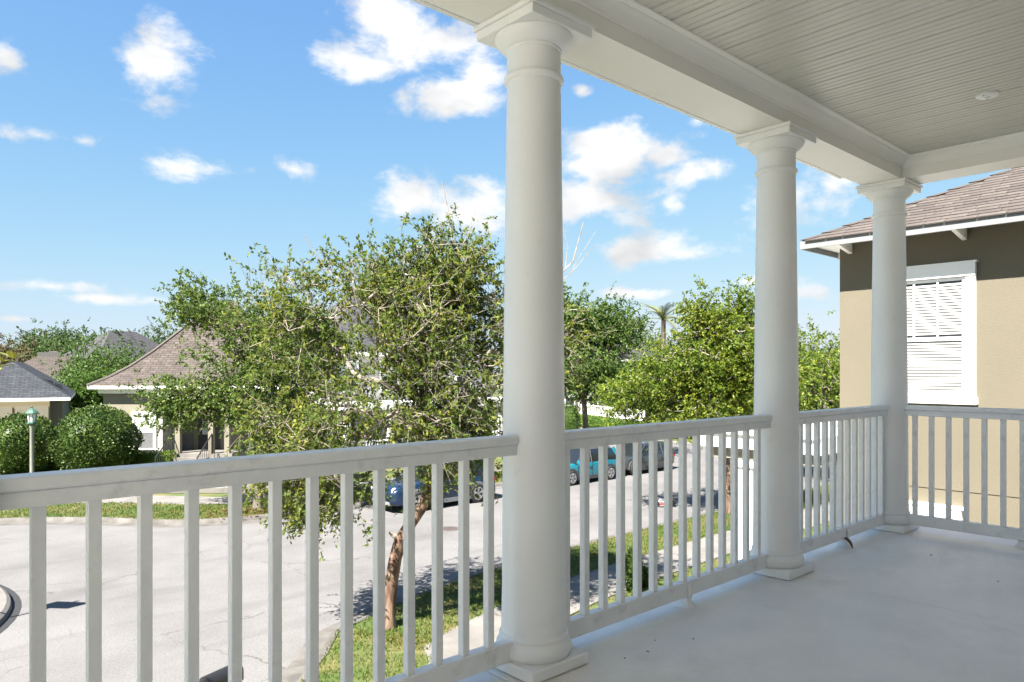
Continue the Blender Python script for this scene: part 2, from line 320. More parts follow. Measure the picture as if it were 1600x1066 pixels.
# ------------------------------------------------------------------ mesh helpers
class MB:
    def __init__(s): s.v = []; s.f = []; s.uv = {}
    def add(s, vs, fs):
        o = len(s.v); s.v.extend([tuple(p) for p in vs]); s.f.extend([tuple(i + o for i in f) for f in fs]); return s
    def box(s, x0, x1, y0, y1, z0, z1):
        return s.add([(x0, y0, z0), (x1, y0, z0), (x1, y1, z0), (x0, y1, z0), (x0, y0, z1), (x1, y0, z1), (x1, y1, z1), (x0, y1, z1)],
                     [(0, 3, 2, 1), (4, 5, 6, 7), (0, 1, 5, 4), (1, 2, 6, 5), (2, 3, 7, 6), (3, 0, 4, 7)])
    def cbox(s, x0, x1, y0, y1, z0, z1, c=.004):
        bm = bmesh.new(); bmesh.ops.create_cube(bm, size=1)
        for v in bm.verts: v.co = Vector(((x0 + x1) / 2 + v.co.x * (x1 - x0), (y0 + y1) / 2 + v.co.y * (y1 - y0), (z0 + z1) / 2 + v.co.z * (z1 - z0)))
        bmesh.ops.bevel(bm, geom=bm.edges[:], offset=c, segments=1, affect='EDGES')
        bm.verts.index_update()
        s.add([v.co[:] for v in bm.verts], [[v.index for v in f.verts] for f in bm.faces]); bm.free(); return s
    def bar(s, a, b, w, h):
        a, b = Vector(a), Vector(b); d = (b - a).normalized()
        up = Vector((0, 0, 1)) if abs(d.z) < .95 else Vector((0, 1, 0))
        x = d.cross(up).normalized() * w / 2; y = x.normalized().cross(d).normalized() * h / 2
        return s.add([a - x - y, a + x - y, a + x + y, a - x + y, b - x - y, b + x - y, b + x + y, b - x + y],
                     [(0, 1, 2, 3), (7, 6, 5, 4), (0, 4, 5, 1), (1, 5, 6, 2), (2, 6, 7, 3), (3, 7, 4, 0)])
    def tube(s, pts, rad, n=8, cap=True):
        pts = [Vector(p) for p in pts]; o = len(s.v); k = len(pts)
        ref = Vector((.31, .77, .2)).normalized()
        for i, p in enumerate(pts):
            d = (pts[min(i + 1, k - 1)] - pts[max(i - 1, 0)])
            d = d.normalized() if d.length > 1e-9 else Vector((0, 0, 1))
            if abs(d.dot(ref)) > .95: ref = Vector((.9, -.2, .4)).normalized()
            x = d.cross(ref).normalized(); y = d.cross(x)
            r = rad[i] if hasattr(rad, '__len__') else rad
            for j in range(n):
                a = 2 * math.pi * j / n
                s.v.append(tuple(p + x * math.cos(a) * r + y * math.sin(a) * r))
        for i in range(k - 1):
            for j in range(n):
                s.f.append((o + i * n + j, o + i * n + (j + 1) % n, o + (i + 1) * n + (j + 1) % n, o + (i + 1) * n + j))
        if cap:
            s.f.append(tuple(o + j for j in range(n))[::-1]); s.f.append(tuple(o + (k - 1) * n + j for j in range(n)))
        return s
    def lathe(s, prof, n=32, c=(0, 0, 0), axis='z'):
        o = len(s.v); k = len(prof)
        for r, h in prof:
            for j in range(n):
                a = 2 * math.pi * j / n
                p = (math.cos(a) * r, math.sin(a) * r, h)
                if axis == 'y': p = (p[0], p[2], p[1])
                s.v.append((p[0] + c[0], p[1] + c[1], p[2] + c[2]))
        for i in range(k - 1):
            for j in range(n):
                s.f.append((o + i * n + j, o + i * n + (j + 1) % n, o + (i + 1) * n + (j + 1) % n, o + (i + 1) * n + j))
        s.f.append(tuple(o + j for j in range(n))[::-1]); s.f.append(tuple(o + (k - 1) * n + j for j in range(n)))
        return s
    def sweep(s, prof, pts, closed=False):
        """prof: (u, z) pairs, u to the left of the path; pts: (x, y) path; open profile"""
        o = len(s.v); k = len(pts); m = len(prof)
        for i in range(k):
            a = Vector(pts[max(i - 1, 0)]); b = Vector(pts[min(i + 1, k - 1)])
            d = (b - a).normalized(); nn = Vector((-d.y, d.x))
            for u, z in prof: s.v.append((pts[i][0] + nn.x * u, pts[i][1] + nn.y * u, z))
        for i in range(k - 1):
            for j in range(m - 1):
                s.f.append((o + i * m + j, o + (i + 1) * m + j, o + (i + 1) * m + j + 1, o + i * m + j + 1))
        return s
    def prism(s, poly, z0, z1):
        n = len(poly)
        return s.add([(x, y, z0) for x, y in poly] + [(x, y, z1) for x, y in poly],
                     [tuple(range(n))[::-1], tuple(range(n, 2 * n))] + [(i, (i + 1) % n, n + (i + 1) % n, n + i) for i in range(n)])
    def mesh(s, name, mat, smooth=None):
        me = bpy.data.meshes.new(name); me.from_pydata(s.v, [], s.f)
        if smooth:
            me.polygons.foreach_set('use_smooth', [True] * len(me.polygons)); me.set_sharp_from_angle(angle=R(smooth))
        if mat is not None: me.materials.append(mat)
        return me
    def build(s, name, mat, parent=None, off=None, smooth=None):
        if off is not None: s.v = [(x - off[0], y - off[1], z - off[2]) for x, y, z in s.v]
        return link(name, s.mesh(name, mat, smooth), parent)

def link(name, me, parent=None, loc=(0, 0, 0), rot=(0, 0, 0)):
    o = bpy.data.objects.new(name, me); C.objects.link(o)
    o.location = loc; o.rotation_euler = rot
    if parent is not None: o.parent = parent
    return o

def tag(o, label=None, cat=None, group=None, kind=None):
    if label: o['label'] = label
    if cat: o['category'] = cat
    if group: o['group'] = group
    if kind: o['kind'] = kind
    return o

def thing(name, label, cat, loc=(0, 0, 0), rotz=0, group=None):
    o = bpy.data.objects.new(name, None); C.objects.link(o); o.empty_display_size = .2
    o.location = loc; o.rotation_euler = (0, 0, rotz)
    return tag(o, label, cat, group)

def struct(o, label=None): o['kind'] = 'structure'; return o

def copy_tree(o, parent=None):
    c = o.copy(); C.objects.link(c); c.parent = parent
    for ch in list(o.children): copy_tree(ch, c)
    return c

def hip_roof(mb_faces, x0, x1, y0, y1, z, prof):
    """rings of (inset, rise); the last ring closes on a ridge. returns an MB plus per-loop UVs in metres"""
    mb = MB(); uvs = []
    rings = []
    for d, h in prof:
        rings.append([(x0 + d, y0 + d, z + h), (x1 - d, y0 + d, z + h), (x1 - d, y1 - d, z + h), (x0 + d, y1 - d, z + h)])
    vacc = 0
    for k in range(len(rings) - 1):
        a, b = rings[k], rings[k + 1]
        sl = math.hypot(prof[k + 1][0] - prof[k][0], prof[k + 1][1] - prof[k][1])
        for i in range(4):
            j = (i + 1) % 4
            q = [a[i], a[j], b[j], b[i]]
            ax = 0 if i in (0, 2) else 1
            u = [p[ax] for p in q]; v = [vacc, vacc, vacc + sl, vacc + sl]
            if (Vector(b[i]) - Vector(b[j])).length < 1e-4:
                q = q[:3]; u = u[:3]; v = v[:3]
            mb.add(q, [tuple(range(len(q)))]); uvs.append(list(zip(u, v)))
        vacc += sl
    if abs(x1 - x0 - 2 * prof[-1][0]) > 1e-3 and abs(y1 - y0 - 2 * prof[-1][0]) > 1e-3:
        mb.add(rings[-1], [(0, 1, 2, 3)]); uvs.append([(p[0], p[1]) for p in rings[-1]])
    return mb, uvs

def build_uv(mb, uvs, name, mat, parent, off=None):
    o = mb.build(name, mat, parent, off)
    l = o.data.uv_layers.new(name='UVMap')
    flat = [c for f in uvs for p in f for c in p]
    l.data.foreach_set('uv', flat)
    return o

# ------------------------------------------------------------------ foliage
def leaf_mesh(name, P, D, Nn, Ln, W, mat):
    """one folded diamond of two triangles per leaf"""
    n = len(P)
    S = np.cross(D, Nn); S /= np.linalg.norm(S, axis=1, keepdims=True) + 1e-9
    V = np.empty((n, 4, 3))
    V[:, 0] = P
    V[:, 1] = P + D * (Ln * .5)[:, None] + S * (W * .5)[:, None] + Nn * (W * .12)[:, None]
    V[:, 2] = P + D * Ln[:, None]
    V[:, 3] = P + D * (Ln * .5)[:, None] - S * (W * .5)[:, None] + Nn * (W * .12)[:, None]
    T = np.array([[0, 1, 2], [0, 2, 3]])[None] + (np.arange(n) * 4)[:, None, None]
    me = bpy.data.meshes.new(name)
    me.vertices.add(n * 4); me.vertices.foreach_set('co', V.astype(np.float32).ravel())
    me.loops.add(n * 6); me.loops.foreach_set('vertex_index', T.astype(np.int32).ravel())
    me.polygons.add(n * 2); me.polygons.foreach_set('loop_start', (np.arange(n * 2) * 3).astype(np.int32))
    me.update(calc_edges=True); me.validate()
    me.materials.append(mat)
    return me

def unit(a): return a / (np.linalg.norm(a, axis=-1, keepdims=True) + 1e-9)

def sample_crown(rg, blobs, n, shell=.55, gap=.0):
    w = np.array([b[3] * b[4] * b[5] for b in blobs]) ** (2 / 3); w /= w.sum()
    out = []
    ph = rg.uniform(0, 6.28, (6, 3)); fr = rg.normal(0, 1.1, (6, 3))
    while len(out) < n:
        b = blobs[rg.choice(len(blobs), p=w)]
        d = unit(rg.normal(size=3)); r = rg.uniform() ** shell
        r *= 1 + .18 * math.sin(d[0] * 5 + ph[0, 0]) * math.sin(d[1] * 4 + ph[0, 1]) + .12 * math.sin(d[2] * 7 + ph[0, 2])
        p = np.array(b[:3]) + d * r * np.array(b[3:6])
        f = sum(math.sin(p @ fr[k] + ph[k, 0]) for k in range(6)) / 2.4
        if f < -1 + gap * 2 and rg.uniform() < .85: continue
        out.append(p)
    return np.array(out)

def grow_tree(name, label, cat, loc, rotz, trunk, blobs, n_cl, twigs, lpt, leaf, lmat, bmat, seed, twig_len=.6, shell=.55, gap=.25,
              group=None, min_z=None, tip=.006, bare=(), droop=.15, twig_tubes=False, spread=.3, limb_mat=None):
    """trunk: list of (x, y, z, r). Limbs are grown from it to every leaf cluster sampled in the crown blobs"""
    rg = np.random.default_rng(seed)
    root = thing(name, label, cat, loc, rotz, group)
    tb = MB(); tb.tube([t[:3] for t in trunk], [t[3] for t in trunk], 10)
    nodes = []; par = []; rad = []
    for i in range(len(trunk) - 1):
        a, b = np.array(trunk[i][:3]), np.array(trunk[i + 1][:3])
        k = max(1, int(np.linalg.norm(b - a) / .3))
        for j in range(k):
            nodes.append(a + (b - a) * j / k); par.append(len(nodes) - 2)
    nodes.append(np.array(trunk[-1][:3])); par.append(len(nodes) - 2)
    if min_z is None: min_z = trunk[-1][2] * .55
    cl = sample_crown(rg, blobs, n_cl, shell, gap)
    top = np.array(trunk[-1][:3])
    cl = cl[np.argsort(np.linalg.norm(cl - top, axis=1))]
    chains = []
    NP = np.array(nodes)
    for c in cl:
        dist = np.linalg.norm(NP - c, axis=1) + 3.0 * (NP[:, 2] < min_z) + .5 * np.maximum(0, NP[:, 2] - c[2])
        j = int(np.argmin(dist)); a = NP[j]; L = np.linalg.norm(c - a)
        k = max(2, int(L / .28)); ids = [j]; pts = []
        bow = rg.normal(0, .10, 3) * L + np.array([0, 0, .08 * L])
        for q in range(1, k + 1):
            t = q / k
            pts.append(a + (c - a) * t + bow * math.sin(math.pi * t) + rg.normal(0, .018, 3))
        base = len(nodes)
        for q, p in enumerate(pts):
            par.append(ids[-1]); nodes.append(p); ids.append(base + q)
        NP = np.vstack([NP, np.array(pts)])
        chains.append(ids)
    r2 = np.full(len(nodes), 0.0); E = 2.2
    ends = [c[-1] for c in chains]
    for e in ends: r2[e] += tip ** E
    for i in range(len(nodes) - 1, 0, -1):
        if r2[i] == 0: r2[i] = tip ** E * .5
        r2[par[i]] += r2[i] if par[i] >= 0 else 0
    rr = r2 ** (1 / E)
    cap = trunk[-1][3] * .8
    trunk_mb, tb = tb, MB()
    rr = np.minimum(rr, cap)
    for ch in chains:
        rs = [min(rr[ch[0]], rr[ch[1]] * 1.15)] + [rr[i] for i in ch[1:]]
        tb.tube([nodes[i] for i in ch], rs, 6 if rs[0] > .02 else 4, cap=False)
    for pts, r0 in bare:
        tb.tube(pts, list(np.linspace(r0, r0 * .3, len(pts))), 5)
    # twigs and leaves
    cen = np.mean([b[:3] for b in blobs], axis=0)
    n = len(cl); P0 = np.repeat(cl, twigs, axis=0) + rg.normal(0, spread, (n * twigs, 3))
    out = unit(P0 - cen)
    D = unit(rg.normal(size=P0.shape) * .8 + out * .7 + np.array([0, 0, .1]))
    TL = twig_len * rg.uniform(.45, 1.15, len(P0))
    if twig_tubes:
        near = np.repeat(cl, twigs, axis=0)
        for i in range(0, len(P0), 1):
            a = near[i]; b = P0[i]; e = P0[i] + D[i] * TL[i] - np.array([0, 0, droop * TL[i]])
            tb.tube([a, (a + b) / 2 + rg.normal(0, .02, 3), b, e], [tip * .8, tip * .6, tip * .5, tip * .25], 3, cap=False)
    t = rg.uniform(0, 1, (len(P0), lpt))
    P = P0[:, None] + D[:, None] * (TL[:, None] * t)[..., None]
    P[..., 2] -= droop * TL[:, None] * t ** 2
    P = P.reshape(-1, 3)
    Dl = unit(np.repeat(D, lpt, axis=0) * .6 + rg.normal(size=P.shape) * .8 + np.array([0, 0, -.12]))
    Nn = unit(rg.normal(size=P.shape) * .75 + np.array([0, 0, .8]))
    Nn = unit(Nn - Dl * np.sum(Nn * Dl, axis=1, keepdims=True))
    Ln = leaf * rg.uniform(.45, 1.35, len(P)); W = Ln * rg.uniform(.36, .58, len(P))
    link('crown', leaf_mesh('crown', P, Dl, Nn, Ln, W, lmat), root)
    trunk_mb.build('trunk', bmat, root, smooth=50)
    tb.build('limbs', limb_mat or M['bark'], root, smooth=50)
    return root

def dome_bush(name, label, loc, rx, ry, h, n, leaf, lmat, seed, rotz=0, power=2.2, cat='bush', group=None, base=.0, box=False):
    """closely clipped shrub: stems and a twiggy core under a shell of leaves"""
    rg = np.random.default_rng(seed)
    root = thing(name, label, cat, loc, rotz, group)
    def shape(d, k=1.0):
        p = 5.0 if box else power
        r = 1 / (np.abs(d[:, 0]) ** p + np.abs(d[:, 1]) ** p + np.abs(d[:, 2]) ** p) ** (1 / p)
        q = d * r[:, None]
        wob = 1 + .055 * np.sin(d[:, 0] * 7 + seed) * np.sin(d[:, 2] * 6 + seed) + .035 * np.sin(d[:, 1] * 11 + 2 * seed)
        return q * np.array([rx, ry, h * .5])[None] * (wob * k)[:, None] + np.array([0, 0, h * .5 + base])
    d = unit(rg.normal(size=(n, 3)))
    if box:
        d = unit(rg.uniform(-1, 1, (n, 3)) * np.array([1, 1, 1]))
    P = shape(d, 1 - np.abs(rg.normal(0, .05, n)) + (rg.uniform(size=n) < .10) * np.abs(rg.normal(0, .06, n)))
    P = P[P[:, 2] > .02]; d = d[:len(P)]
    out = unit(P - np.array([0, 0, h * .45]))
    D = unit(out * .7 + rg.normal(size=P.shape) * .6 + np.array([0, 0, .25]))
    Nn = unit(out + rg.normal(size=P.shape) * .5); Nn = unit(Nn - D * np.sum(Nn * D, axis=1, keepdims=True))
    Ln = leaf * rg.uniform(.6, 1.2, len(P))
    link('foliage', leaf_mesh('foliage', P, D, Nn, Ln, Ln * .55, lmat), root)
    core = MB(); nu, nv = 20, 10
    dd = []
    for i in range(nv + 1):
        for j in range(nu):
            a = 2 * math.pi * j / nu; e = -math.pi / 2 + math.pi * i / nv
            dd.append((math.cos(a) * math.cos(e), math.sin(a) * math.cos(e), math.sin(e)))
    Q = shape(np.array(dd), .88)
    core.add(Q.tolist(), [(i * nu + j, i * nu + (j + 1) % nu, (i + 1) * nu + (j + 1) % nu, (i + 1) * nu + j) for i in range(nv) for j in range(nu)])
    core.build('inner_twigs', lmat, root, smooth=60)
    return root

def grass_patch(name, label, poly_fn, n, hgt, seed):
    rg = np.random.default_rng(seed)
    P = poly_fn(rg, n)
    D = unit(rg.normal(size=P.shape) * .45 + np.array([0, 0, 1.0]))
    Nn = unit(rg.normal(size=P.shape)); Nn = unit(Nn - D * np.sum(Nn * D, axis=1, keepdims=True))
    Ln = hgt * rg.uniform(.5, 1.2, len(P))
    o = link(name, leaf_mesh(name, P, D, Nn, Ln, Ln * .22, M['grass']))
    return tag(o, label, 'grass', kind='stuff')

# ================================================================== THE SETTING
# roundabout at the left, its street running away along +X
RC = Vector((-2.6, 19.1)); RO = 11.4; RI = 5.0
g = MB(); g.add([(-500, -500, -.03), (900, -500, -.03), (900, 900, -.03), (-500, 900, -.03)], [(0, 1, 2, 3)])
struct(g.build('ground', M['ground']))

def arc(c, r, a0, a1, n): return [(c.x + r * math.cos(R(a0 + (a1 - a0) * i / n)), c.y + r * math.sin(R(a0 + (a1 - a0) * i / n))) for i in range(n + 1)]

def smooth_path(p, it=3):
    p = [Vector(q) for q in p]
    for _ in range(it):
        q = [p[0]]
        for i in range(len(p) - 1):
            q += [p[i] * .75 + p[i + 1] * .25, p[i] * .25 + p[i + 1] * .75]
        p = q + [p[-1]]
    return [(v.x, v.y) for v in p]

# near kerb, walked from the far right to the left so that the verge is on the left hand
near_kerb = smooth_path([(140, 13.75), (60, 13.75), (24, 13.75), (14, 13.7), (10.5, 13.4), (7.9, 12.75)], 2) + arc(RC, RO, -37, -175, 26)
far_kerb = smooth_path([(-13.4, 21.5)] + arc(RC, RO, 160, 40, 12) + [(7.0, 25.1), (8.5, 23.95), (10.6, 23.4), (13.5, 23.35), (20, 23.4), (29, 23.4), (30.6, 23.8), (31.5, 25), (31.6, 30), (31.6, 120)], 2)
far_right = smooth_path([(41.5, 120), (41.5, 34), (41.8, 28), (43.2, 24.4), (48, 23.4), (60, 23.4), (140, 23.4)], 2)

road = MB()
road.add([(-60, 3, 0), (145, 3, 0), (145, 125, 0), (-60, 125, 0)], [(0, 1, 2, 3)])
struct(road.build('road', M['road']))

def strip(path, u0, u1, z):
    return MB().sweep([(u0, z), (u1, z)], path)

def flipn(mb): mb.f = [f[::-1] for f in mb.f]; return mb

def kerb(path, name):
    k = MB(); k.sweep([(-.42, .006), (-.02, .012), (.015, .10), (.05, .128), (.17, .13), (.17, .02)], path)
    return struct(k.build(name, M['kerb'], smooth=30))
kerb(near_kerb, 'kerb'); kerb(far_kerb, 'kerb'); kerb(far_right, 'kerb')

struct(strip(near_kerb, .16, 1.98, .115).build('verge', M['turf']))
struct(strip(near_kerb, 3.46, 5.3, .10).build('lawn', M['turf']))
struct(strip(near_kerb, 5.3, 11.3, .104).build('added_forecourt', M['added_apron']))  # unseen pale paving, added to throw sunlight up into the porch
struct(strip(far_kerb, .16, 2.7, .115).build('verge', M['turf']))
def offset(path, u):
    out = []
    for i, p in enumerate(path):
        d = (Vector(path[min(i + 1, len(path) - 1)]) - Vector(path[max(i - 1, 0)])).normalized(); out.append((p[0] - d.y * u, p[1] + d.x * u))
    return out
of = offset(far_kerb, 1.0)
struct(MB().add([(x, y, .09) for x, y in of + [(-55, 119.9), (-55, 21.5)]], [tuple(range(len(of) + 2))]).build('lawn', M['turf']))
struct(strip(far_right, .16, 2.7, .115).build('verge', M['turf']))
of = offset(far_right, 1.0)
struct(MB().add([(x, y, .09) for x, y in of + [(140, 119.9)]], [tuple(range(len(of) + 1))]).build('lawn', M['turf']))

def slabs(path, u0, u1, z, name, step, smax, skip=0):
    """pavement cast in bays: each slab a part of its own with an open joint"""
    base = struct(strip(path, u0 + .004, u1 - .004, z - .02).build(name, M['kerb']))
    acc = 0; pts = [Vector(p) for p in path]; seg = []
    tot = sum((pts[i + 1] - pts[i]).length for i in range(len(pts) - 1))
    def at(s):
        for i in range(len(pts) - 1):
            l = (pts[i + 1] - pts[i]).length
            if s <= l or i == len(pts) - 2:
                d = (pts[i + 1] - pts[i]).normalized(); p = pts[i] + d * s
                return p, Vector((-d.y, d.x))
            s -= l
    s = skip
    while s + step < min(tot, smax):
        a, na = at(s + .006); b, nb = at(s + step - .006)
        q = [a + na * u0, b + nb * u0, b + nb * u1, a + na * u1]
        lift = .0015 * (int(s / step) % 3)
        m = MB().prism([(p.x, p.y) for p in q], z - .05 - lift, z + lift)
        m.build('slab', M['walk'], base)
        s += step
    return base
slabs(near_kerb, 1.98, 3.46, .13, 'pavement', 1.5, 1e9, skip=75)
slabs(far_kerb, 2.7, 4.3, .13, 'pavement', 1.6, 62)
slabs(far_right, 2.7, 4.3, .13, 'pavement', 1.6, 130, skip=60)

# roundabout island
isl = thing('roundabout_island', 'round kerbed island at the left edge of the road', 'island', (RC.x, RC.y, 0))
MB().lathe([(RI, 0), (RI, .005), (RI - .03, .10), (RI - .10, .15), (RI - .45, .16), (RI - .47, .1)], 72).build('kerb_ring', M['walk'], isl, smooth=30)
MB().lathe([(RI - .46, .05), (RI - .46, .13), (2, .25), (.01, .3)], 48).build('turf', M['turf'], isl, smooth=30)
MB().lathe([(RI + .16, .0), (RI + .16, .006), (RI - .01, .007)], 72).build('gutter', M['tyre'], isl)

sg = thing('road_sign', 'road sign on the island, casting its shadow across the road', 'sign', (1.45, 17.42, .1))
MB().tube([(0, 0, 0), (0, 0, 2.35)], .03, 10).build('post', M['signback'], sg, smooth=40)
p = MB(); p.add([(-.40, -.03, 1.72), (.40, -.03, 1.72), (.40, -.03, 2.3), (-.40, -.03, 2.3), (-.40, -.034, 1.72), (.40, -.034, 1.72), (.40, -.034, 2.3), (-.40, -.034, 2.3)],
      [(0, 1, 2, 3), (7, 6, 5, 4), (0, 4, 5, 1), (1, 5, 6, 2), (2, 6, 7, 3), (3, 7, 4, 0)])
pl = p.build('panel', M['signface'], sg); pl.rotation_euler = (0, 0, R(-48))
t = MB().prism([(-.15, 0), (.15, 0), (0, .26)], -.002, .002); tp = t.build('arrow_panel', M['signface'], sg)
tp.location = (-.02, -.03, 1.42); tp.rotation_euler = (R(90), 0, R(-48))

# manhole
mh = thing('manhole_cover', 'round brown iron manhole cover set in the road', 'manhole', (13.75, 18.15, 0))
MB().lathe([(.36, .0), (.36, .006), (.31, .009), (.31, .004)], 40).build('ring', M['kerb'], mh)
cv = MB(); cv.lathe([(.305, .0), (.305, .010), (.0, .010)], 40)
for k in range(-4, 5):
    for j in range(-4, 5):
        if k * k + j * j < 17: cv.box(k * .06 - .018, k * .06 + .018, j * .06 - .018, j * .06 + .018, .0095, .014)
cv.build('lid', M['iron'], mh)

# grass blades on the verges in view
def along(path, u0, u1, z, smin, smax):
    pts = [Vector(p) for p in path]; segs = []; s = 0
    for i in range(len(pts) - 1):
        l = (pts[i + 1] - pts[i]).length
        if s + l > smin and s < smax: segs.append((pts[i], pts[i + 1], l))
        s += l
    def fn(rg, n):
        w = np.array([q[2] for q in segs]); w /= w.sum(); out = np.empty((n, 3))
        idx = rg.choice(len(segs), n, p=w); t = rg.uniform(size=n); u = rg.uniform(u0, u1, n)
        A = np.array([q[0][:] for q in segs])[idx]; B = np.array([q[1][:] for q in segs])[idx]
        d = unit(B - A); nn = np.stack([-d[:, 1], d[:, 0]], 1)
        out[:, :2] = A + (B - A) * t[:, None] + nn * u[:, None]; out[:, 2] = z
        return out
    return fn
grass_patch('grass', 'sunlit grass on the near verge between kerb and pavement', along(near_kerb, .10, 2.02, .112, 108, 150), 70000, .075, 3)
grass_patch('grass', 'bright mown grass on the far verge behind the curved kerb', along(far_kerb, .10, 2.75, .112, 14, 60), 60000, .09, 4)
grass_patch('grass', 'grass corner strip beyond the side street', along(far_right, .10, 2.75, .112, 70, 130), 15000, .11, 5)
grass_patch('grass', 'strip of lawn on the house side of the near pavement', along(near_kerb, 3.42, 5.2, .10, 112, 150), 25000, .075, 6)

# ================================================================== THE BALCONY
FL = 3.75; RT = 4.732; BB = 6.48; CZ = 6.63; YC = 2.21
COLX = [2.13, 4.237, 6.07]
# floor cast in bays; unseen open terrace at the left added to bounce sunlight
fl = MB(); fl.box(-8, 6.42, -.8, 2.46, FL - .30, FL - .012).box(-8, -3.96, -6, -.8, FL - .30, FL - .012)
floor = struct(fl.build('floor', M['deck']))
for a, b in ((-8, -5.2), (-5.2, -3.95), (-3.95, -.45), (-.45, 1.925), (1.925, 4.22), (4.22, 6.43)):
    m = MB().cbox(a + .004, b - .004, -6 if b < -3.9 else -.8, 2.47, FL - .011, FL, .0025)
    m.build('floor_bay', M['deck'], floor)

HO = (2.0, -4.0, 0)
house = thing('balcony_house', 'white house with the covered balcony in the foreground', 'house', HO)
def hpart(mb, name, mat, parent=house, smooth=None): return mb.build(name, mat, parent, HO, smooth)
hpart(MB().box(-3.95, 6.4, -12, -.8, 0, 6.94), 'wall', M['own_wall'])
hpart(MB().box(-8.0, -3.96, -6, -.81, 0, FL - .31), 'added_side_wing', M['own_wall'])  # unseen wing added under the terrace, kept low to let the sun in
hpart(MB().box(-7.9, 6.36, -.79, 2.40, 0, .45).box(-7.9, 6.40, 2.2, 2.44, 3.0, 3.44), 'porch_base', M['own_wall'])
# beams
bm_ = MB(); bm_.box(-3.93, 5.932, 2.065, 2.345, BB, CZ + .3)
beam = hpart(bm_, 'beam', M['beam'])
hpart(MB().box(5.935, 6.205, -.8, 2.345, BB, CZ + .3), 'return_beam', M['beam'])
hpart(MB().box(-4.2, -3.933, -.8, 2.345, BB, CZ + .3), 'return_beam', M['beam'])
hpart(MB().box(-4.2, 6.235, 2.345, 2.372, BB + .012, CZ + .3), 'outer_trim', M['beam'])
hpart(MB().box(6.205, 6.232, -.8, 2.344, BB + .012, CZ + .3), 'side_trim', M['beam'])
# crown moulding in mitred runs
prof = [(0, -.072), (.006, -.070), (.010, -.060), (.016, -.058), (.020, -.052), (.028, -.040), (.044, -.028), (.060, -.020), (.066, -.018), (.068, -.012), (.076, -.010), (.092, -.006), (.096, 0.0)]
cm = MB(); n = len(prof)
A = [(-3.93, 2.064 - u, CZ + z) for u, z in prof]; Bq = [(5.934 - u, 2.064 - u, CZ + z) for u, z in prof]; Cq = [(5.934 - u, -.8, CZ + z) for u, z in prof]
cm.add(A + Bq, [(i, i + 1, n + i + 1, n + i) for i in range(n - 1)])
hpart(cm, 'crown_moulding', M['beam'], smooth=20)
cm = MB(); cm.add(Bq + Cq, [(i, i + 1, n + i + 1, n + i) for i in range(n - 1)])
hpart(cm, 'crown_moulding', M['beam'], smooth=20)
# ceiling: beaded boards running towards the street, one part each
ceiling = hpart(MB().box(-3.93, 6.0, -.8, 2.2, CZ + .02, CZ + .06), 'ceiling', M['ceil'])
bw = .1524
bp = [(.0, .014), (.004, .010), (.007, .002), (.011, 0), (.046, 0), (.049, .004), (.053, .004), (.056, 0), (.096, 0), (.099, .004), (.103, .004), (.106, 0), (.141, 0), (.145, .002), (.148, .010), (.1524, .014)]
m = MB(); k = len(bp)
m.add([(u, -.8, z) for u, z in bp] + [(u, 2.15, z) for u, z in bp], [(i + 1, i, k + i, k + i + 1) for i in range(k - 1)])
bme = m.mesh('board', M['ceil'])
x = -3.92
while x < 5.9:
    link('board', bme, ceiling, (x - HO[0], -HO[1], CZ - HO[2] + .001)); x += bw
# roof above: eaves oversail the beam, well above the line of sight
rf, uv = hip_roof(None, -4.35, 7.0, -12.8, 3.0, 6.98, [(0, 0), (5.675, 2.7)])
build_uv(rf, uv, 'roof', M['roof_dark'], house, HO)
hpart(MB().box(-4.3, 6.95, 2.38, 2.97, 6.95, 6.975).box(6.24, 6.95, -12.7, 2.37, 6.95, 6.975).box(-4.35, 7.0, 2.97, 3.0, 6.86, 6.99).box(6.95, 7.0, -12.8, 2.97, 6.86, 6.99), 'soffit', M['trim'])

# columns
def column_parts():
    H = BB - FL
    pl = MB().cbox(-.168, .168, -.168, .168, .004, .052, .004).box(-.150, .150, -.150, .150, 0, .02)
    base = MB().lathe([(.150, .052), (.157, .060), (.162, .074), (.163, .088), (.160, .102), (.152, .116), (.146, .122), (.146, .127), (.149, .132), (.149, .138), (.146, .143), (.141, .147), (.139, .150)], 56)
    sh = []
    for i in range(25):
        t = i / 24; r = .1365 - .0215 * (t ** 1.7)
        sh.append((r + (.004 * (1 - t * 12) if t < 1 / 12 else 0), .150 + (H - .150 - .258) * t))
    shaft = MB().lathe(sh, 56)
    z = H
    neck = MB().lathe([(.113, z - .259), (.117, z - .256), (.126, z - .250), (.129, z - .241), (.127, z - .232), (.121, z - .226), (.118, z - .221), (.116, z - .205), (.116, z - .128), (.121, z - .125), (.121, z - .117), (.119, z - .116)], 56)
    ech = MB().lathe([(.119, z - .117), (.128, z - .113), (.140, z - .104), (.152, z - .092), (.161, z - .080), (.166, z - .070), (.167, z - .062), (.166, z - .060)], 56)
    ab = MB().cbox(-.176, .176, -.176, .176, z - .060, z - .022, .003).cbox(-.187, .187, -.187, .187, z - .022, z - .001, .003)
    return [('plinth', pl, None), ('base_moulding', base, 25), ('shaft', shaft, 40), ('necking', neck, 30), ('echinus', ech, 40), ('abacus', ab, None)]
cols = []
clabels = ['thick white round column nearest the camera, rising through the middle', 'white round column between the second and third railing sections', 'white round column at the far corner of the balcony']
for i, x in enumerate(COLX):
    if i == 0:
        c = thing('porch_column', clabels[0], 'column', (x, YC, FL), 0, 'balcony columns')
        for nm, mb, sm in column_parts(): mb.build(nm, M['white'], c, smooth=sm)
        col0 = c
    else:
        c = copy_tree(col0); c.location = (x, YC, FL); c['label'] = clabels[i]
post = thing('wall_post', 'edge of a square white post cut off at the left border', 'post', (.165, YC, FL))
